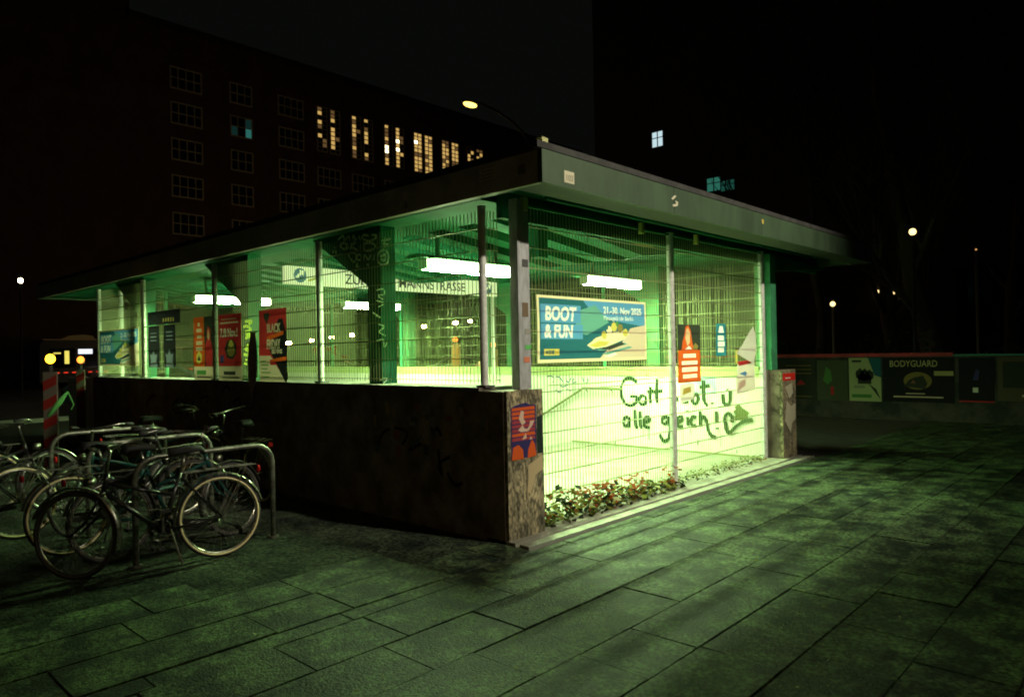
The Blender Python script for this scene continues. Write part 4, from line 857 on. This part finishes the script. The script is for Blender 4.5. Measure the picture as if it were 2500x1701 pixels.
def p2(f, w_, h_): f.poly([(w_*.2, h_*.5), (w_*.3, h_*.85), (w_*.45, h_*.75), (w_*.5, h_*.5), (w_*.35, h_*.4)], greenp, 1); f.rect(w_*.45, h_*.15, w_*.55, h_*.35, red, 1)
def p3(f, w_, h_):
    f.poly([(w_*.6, h_), (w_, h_), (w_, h_*.55), (w_*.8, h_*.6)], teal, 1)
    n = 12
    for cx, cy, r in ((.35, .62, .14), (.5, .6, .15), (.65, .6, .13)): f.poly([(w_*(cx+r*math.cos(a*6.283/n)), h_*(cy+r*.9*math.sin(a*6.283/n)*(1.2 if a % 2 else .9))) for a in range(n)], dgr, 2)
    f.rect(w_*.28, h_*.4, w_*.7, h_*.6, dgr, 2); f.poly([(w_*.6, h_*.42), (w_*.9, h_*.12), (w_*.98, h_*.05), (w_*.85, h_*.28)], dgr, 2); f.rect(w_*.15, h_*.3, w_*.5, h_*.36, pal('poster_grey', (.25, .27, .2)), 2); f.rect(w_*.1, h_*.9, w_*.4, h_*.95, dgr, 2); f.rect(w_*.08, h_*.08, w_*.7, h_*.16, greenp, 2)
def p4(f, w_, h_):
    f.text('BODYGUARD', w_*.10, h_*.80, .20, pal('poster_letters', (.50, .42, .2)), 2, bold=.001, sx=w_*.78/1.42)
    n = 18; f.poly([(w_*(.5+.2*math.cos(a*6.283/n)), h_*(.48+.2*math.sin(a*6.283/n))) for a in range(n)], gold, 1)
    f.poly([(w_*.30, h_*.35), (w_*.38, h_*.5), (w_*.46, h_*.56), (w_*.58, h_*.6), (w_*.64, h_*.42), (w_*.6, h_*.3)], dgr, 2); f.poly([(w_*.40, h_*.42), (w_*.44, h_*.5), (w_*.48, h_*.42)], pal('scrap_red', (.26, .10, .07)), 3)
    f.rect(w_*.73, h_*.6, w_*.99, h_*.7, pal('poster_ochre', (.42, .38, .16)), 3); f.rect(w_*.15, h_*.10, w_*.85, h_*.13, sand, 1); f.rect(w_*.33, h_*.18, w_*.6, h_*.2, sand, 1)
def p5(f, w_, h_): f.rect(w_*.4, h_*.22, w_*.55, h_*.33, wht, 1); f.poly([(w_*.4, h_*.5), (w_*.5, h_*.75), (w_*.6, h_*.7), (w_*.55, h_*.5)], vio, 1); f.rect(0, 0, w_, h_*.03, red, 1)
def p6(f, w_, h_): f.rect(w_*.1, h_*.3, w_*.6, h_*.9, dgr, 1); f.rect(w_*.45, h_*.1, w_*.6, h_*.15, sand, 1)
bposter(120, 375, 1000, 1250, dgr, 'dark poster with a small red mark, leftmost on the barrier', p1)
bposter(380, 582, 1000, 1262, pal('poster_olive', (.07, .08, .05)), 'olive poster between the leftmost dark poster and the pale one', p2)
bposter(585, 797, 985, 1265, pal('poster_palegreen', (.38, .42, .22)), 'pale poster showing three dark heads, brightest on the barrier', p3)
bposter(803, 1268, 985, 1275, blk, 'large black poster headed BODYGUARD', p4)
bposter(1290, 1525, 985, 1272, blk, 'black poster with a small white square, right of the BODYGUARD poster', p5)
bposter(1540, 1900, 980, 1270, pal('poster_brown', (.09, .075, .045)), 'brown poster at the right edge of the picture', p6)
random.seed(2)
f = Flat((13.045, 0, 0), (0, -1, 0), (.09/.36, 0, 1), (-1, 0, .1), .004)
for i in range(9):
    y_ = -3.4+i*.72; f.poly([(y_, .30), (y_+random.uniform(.3, .6), .31), (y_+random.uniform(.3, .5), .1), (y_+.1, .05)], random.choice([pal('base_teal', (.02, .11, .08)), pal('base_brown', (.13, .09, .07)), pal('base_grey', (.10, .11, .10))]), 1)
f.build('old_paper', bar)

# ------------------------------------------------------------------ hedge and trees at the right
bark = mat('bark', (.07, .055, .04), .95, c2=(.035, .03, .02), scale=4, bump=.8, bscale=14, stretch=(1, 1, .3))
def tree(x, y, h, lean, label, seed, r=.22):
    random.seed(seed); o = empty('bare_tree', (x, y, 0), 0, label, 'tree', 'bare trees behind the barrier')
    tr = MB(); P = []; n = 7
    for i in range(n): t = i/(n-1); P.append(Vector((lean[0]*t*h+random.uniform(-.1, .1), lean[1]*t*h+random.uniform(-.1, .1), t*h*.6)))
    P[0] = Vector((0, 0, 0)); tr.tube(P, r, 8, rs=[r*(1.25-.7*i/(n-1)) for i in range(n)]); tr.build('trunk', bark, o, True)
    cr = MB()
    def br(p, d, L_, rr, k):
        Q = [p]; dd = d.copy()
        for i in range(4): dd = (dd+Vector((random.uniform(-.25, .25), random.uniform(-.25, .25), random.uniform(-.05, .2)))).normalized(); Q.append(Q[-1]+dd*L_/4)
        cr.tube(Q, rr, 5, rs=[rr*(1-.17*i) for i in range(5)])
        if k > 0:
            for j in range(4): q_ = Q[random.randint(1, 4)]; a = Vector((random.uniform(-1, 1), random.uniform(-1, 1), random.uniform(.1, .9))).normalized(); br(q_, (dd+a).normalized(), L_*.62, rr*.5, k-1)
    for j in range(7):
        b0 = P[random.randint(2, n-1)]; a = random.uniform(0, 6.28); br(b0, Vector((math.cos(a)*.7, math.sin(a)*.7, .9)).normalized(), h*.33, r*.42, 3)
    cr.build('crown', bark, o)
    for lf_ in (0,): 
        lv = MB()
    return o
p = dep((2300, 830), 21); tree(p.x, p.y, 12, (-.06, .10), 'leaning bare tree right of the high warm lamp, behind the barrier', 1, .30)
p = dep((2190, 830), 25); tree(p.x, p.y, 13, (-.03, .05), 'bare tree between the pavilion roof end and the high warm lamp', 2, .24)
p = dep((2010, 830), 24); tree(p.x, p.y, 14, (-.02, .02), 'slim bare tree just above the right end of the roof', 3, .14)
p = dep((2460, 830), 27); tree(p.x, p.y, 12, (.02, -.03), 'bare tree near the right edge of the picture', 4, .22)
random.seed(9); hm = MB()
for i in range(5000):
    y_ = random.uniform(-12, 9); x_ = random.gauss(16.2, .6); z_ = random.random()**.8*(1.75+.35*math.sin(y_*1.7)+.2*math.sin(y_*4.1)); s_ = random.uniform(.05, .11); a = random.uniform(0, 6.28)
    d1 = Vector((math.cos(a), math.sin(a), random.uniform(-.7, .7)))*s_; d2 = Vector((-math.sin(a), math.cos(a), random.uniform(-.7, .7)))*s_*.6; c = Vector((x_, y_, z_)); hm.add([c-d1, c+d2, c+d1, c-d2], [(0, 1, 2, 3)])
tag(hm.build('hedge', pal('hedge_leaf', (.03, .045, .02))), 'low dark hedge growing along the back of the poster barrier', 'hedge', kind='stuff')
for q, d, m_, r_, lab in (((2174, 720), 38, 'lamp_white_warm', .16, 'cluster of warm lit windows far behind the leaning tree'), ((2326, 710), 40, 'window_white', .11, 'small bluish light far behind the right hand tree')):
    p = dep(q, d); m = MB()
    for k in range(5 if 'cluster' in lab else 2): m.box(-.1, .1, k*.28-.6, k*.28-.42, (k*37 % 5)*.12-.2, (k*37 % 5)*.12-.06, 1)
    m.box(.1, 3, -3, 3, -p.z, 1.2, 0)
    o = m.build('distant_house', [MATS['black_facade'], glow('warm_far', (1, .7, .3), 1.6) if 'cluster' in lab else glow('cool_far', (.3, .8, .75), .9)], None, False, p); tag(o, lab.replace('cluster of warm lit windows', 'dark house with a cluster of warm windows').replace('small bluish light', 'dark house with one small bluish light'), 'house')

# ------------------------------------------------------------------ bus, cars, beacons at the left
bp = dep((35, 880), 46); bus = empty('bus', (bp.x+.3, 46, 0), 0, 'dark city bus passing at the far left with a humped roof unit', 'bus')
busb = mat('bus_body', (.045, .04, .03), .3); busw = mat('bus_glass', (.012, .012, .014), .1)
MB().prism([(0, .35), (12, .35), (12, 2.85), (11.8, 3.0), (.35, 3.0), (.05, 2.7)], 'y', 0, 2.5).build('body', busb, bus)
MB().box(.2, 11.8, -.012, -.001, 2.97, 3.03).build('roof_rail', mat('bus_trim', (.6, .42, .18), .4), bus)
for x in (2.2, 7.0): MB().prism([(x-1.0, 3.01), (x-.45, 3.25), (x+.3, 3.32), (x+.85, 3.25), (x+1.0, 3.01)], 'y', .4, 2.1).build('roof_unit', mat('bus_unit', (.5, .42, .24), .6), bus)
for i in range(7): MB().box(.5+i*1.6, 1.95+i*1.6, -.02, -.002, 1.25, 2.45).build('window', busw, bus)
by = glow('bus_yellow', (1, .85, .15), .9); bw = glow('bus_white', (.85, .9, 1), 1.3); bd = glow('bus_dim', (.5, .35, .12), .25)
for x0, x1, z0, z1, m in ((.75, 1.15, 2.12, 2.2, by), (1.35, 1.6, 1.5, 2.3, by), (2.1, 2.9, 2.1, 2.4, bw), (2.15, 2.45, 1.5, 1.85, bd), (4.0, 4.15, 2.05, 2.35, by), (4.03, 4.12, 1.5, 1.95, by), (5.3, 5.42, 2.12, 2.32, by), (5.2, 5.38, 1.5, 1.8, bd), (6.6, 7.0, 1.7, 2.0, bd)):
    MB().box(x0, x1, -.03, -.021, z0, z1).build('lit_interior', m, bus)
for x in (2.4, 9.3):
    wh = MB().tube([(x, -.03, .48), (x, .28, .48)], .48, 20).build('wheel', rubber, bus); MB().tube([(x, -.04, .48), (x, -.031, .48)], .26, 14).build('rim', chrome, wh)
for i in range(26): MB().box(.4+i*.45, .62+i*.45, -.03, -.005, .93, .99).build('light_trail_dash', glow('trail_red', (1, .05, .02), .9), bus)  # glowing dashes added in place of the red streak left by tail lights
rl = glow('tail_red', (1, .06, .02), 3)
def car(name, loc, rz, m, label, head=None, tail=rl):
    o = empty(name, loc, rz, label, 'car', 'cars on the street behind')
    MB().prism([(0, .3), (.05, .75), (.25, .92), (1.15, 1.0), (1.75, 1.4), (3.1, 1.44), (3.95, 1.05), (4.3, .95), (4.4, .6), (4.38, .3)], 'y', 0, 1.75).build('body', m, o)
    for y_ in (-.006, 1.756): MB().prism([(1.32, 1.0), (1.82, 1.34), (3.05, 1.38), (3.6, 1.04)], 'y', y_-.003, y_+.003).build('side_window', busw, o)
    for x in (.85, 3.5):
        for y_ in (.0, 1.6):
            wh = MB().tube([(x, y_-.02, .32), (x, y_+.17, .32)], .32, 18).build('wheel', rubber, o); MB().tube([(x, y_-.03, .32), (x, y_-.021, .32)], .19, 12).build('rim', chrome, wh)
    for y_ in (.12, 1.35):
        MB().ball((.03, y_+.14, .68), .11, 0, (.5, 1.4, .8), 6).build('headlight', head or chrome, o, True)
        MB().box(4.39, 4.42, y_, y_+.28, .66, .80).build('tail_light', tail, o)
    return o
hl = glow('headlight_white', (1, .95, .85), 30)
p = dep((158, 930), 22); car('car', (p.x+.4, p.y, 0), .05, mat('car_silver_blue', (.30, .42, .50), .35, .3), 'pale blue car behind the striped beacons at the left')
p = up((690, 890), 'z', .68); p = dep((695, 886), 38); car('car', (p.x, p.y, 0), -.9, mat('car_black', (.02, .02, .02), .3), 'dark car with bright headlights seen through the mesh beside the BLACK FRIDAY poster', hl)
p = dep((1010, 880), 40); car('car', (p.x, p.y, 0), -.7, mat('car_grey', (.12, .12, .12), .3), 'grey car with bright headlights seen through the mesh under the sign', hl)
p = dep((1120, 885), 34); car('car', (p.x, p.y, 0), -.5, mat('car_red', (.35, .03, .02), .3), 'red car seen through the mesh left of the grey corner post', hl)
bo = pal('beacon_red', (.24, .02, .015)); bwm = pal('beacon_white', (.14, .12, .09))
def beacon(q, qz, d, w_, h_, label, lampc, ls):
    p = dep(q, d); o = empty('warning_beacon', (p.x, p.y, 0), -YAW, label, 'warning beacon', 'striped warning beacons with lamps')
    MB().box(-.2, .2, -.15, .15, 0, .1).build('base', rubber, o)
    z0 = .12; f = Flat((-w_/2, -.02, z0), (1, 0, 0), (0, 0, 1), (0, -1, 0)); f.slab(0, 0, w_, h_, bwm, .03); n = 5; s_ = h_/n
    for i in range(n):
        a = i*s_; f.poly([(0, a), (w_, a+s_*.35), (w_, min(a+s_*.85, h_)), (0, min(a+s_*.5, h_))], bo, 1)
    f.build('board', o)
    MB().tube([(0, 0, z0+h_), (0, 0, z0+h_+.1)], .03, 8).build('neck', rubber, o)
    MB().ball((0, 0, z0+h_+.19), .07, 0, (1, .6, 1), 8).build('lamp', glow(lampc, (1, .55, .02) if 'yellow' in lampc else (1, .28, .03), ls), o, True)
    return o
b = beacon((198, 950), 0, 14, .16, 1.40, 'slim orange red and white beacon with a small amber lamp, beside the far boat poster', 'amber_lamp', 3)
b = beacon((124, 950), 0, 10.5, .20, 1.42, 'wide warning beacon with a bright yellow lamp, left of the slim one', 'yellow_lamp', 8)
for q, d in (((1112, 850), 16), ((1204, 865), 15)):
    p = dep(q, d); o = empty('warning_beacon', (p.x, p.y, 0), -YAW, 'orange beacon seen through the mesh left of the corner upright' if q[0] > 1150 else 'orange beacon seen through the mesh under the end of the sign', 'warning beacon', 'striped warning beacons with lamps')
    MB().box(-.2, .2, -.15, .15, 0, .1).build('base', rubber, o); MB().box(-.1, .1, -.02, .02, .12, p.z+.1).build('board', pal('beacon_orange', (.6, .25, .08)), o); MB().ball((0, 0, p.z+.2), .06, 0, n=6).build('lamp', glow('amber_lamp', (1, .28, .03), 3), o)
# distant pale block of houses behind the road so the mesh does not open on the void
bh = empty('shop_row', (70, 118, 0), 0, 'distant row of pale brown houses seen through the mesh', 'row of houses')
MB().box(-45, 110, 0, 12, 0, 14).build('wall', mat('far_facade', (.30, .22, .12), .9), bh)
for i in range(18):
    for k in range(3): MB().box(-40+i*6, -38+i*6, -.08, -.01, 3+k*3.6, 5+k*3.6).build('window', litdim if (i*7+k*3) % 5 == 0 else glassd, bh)
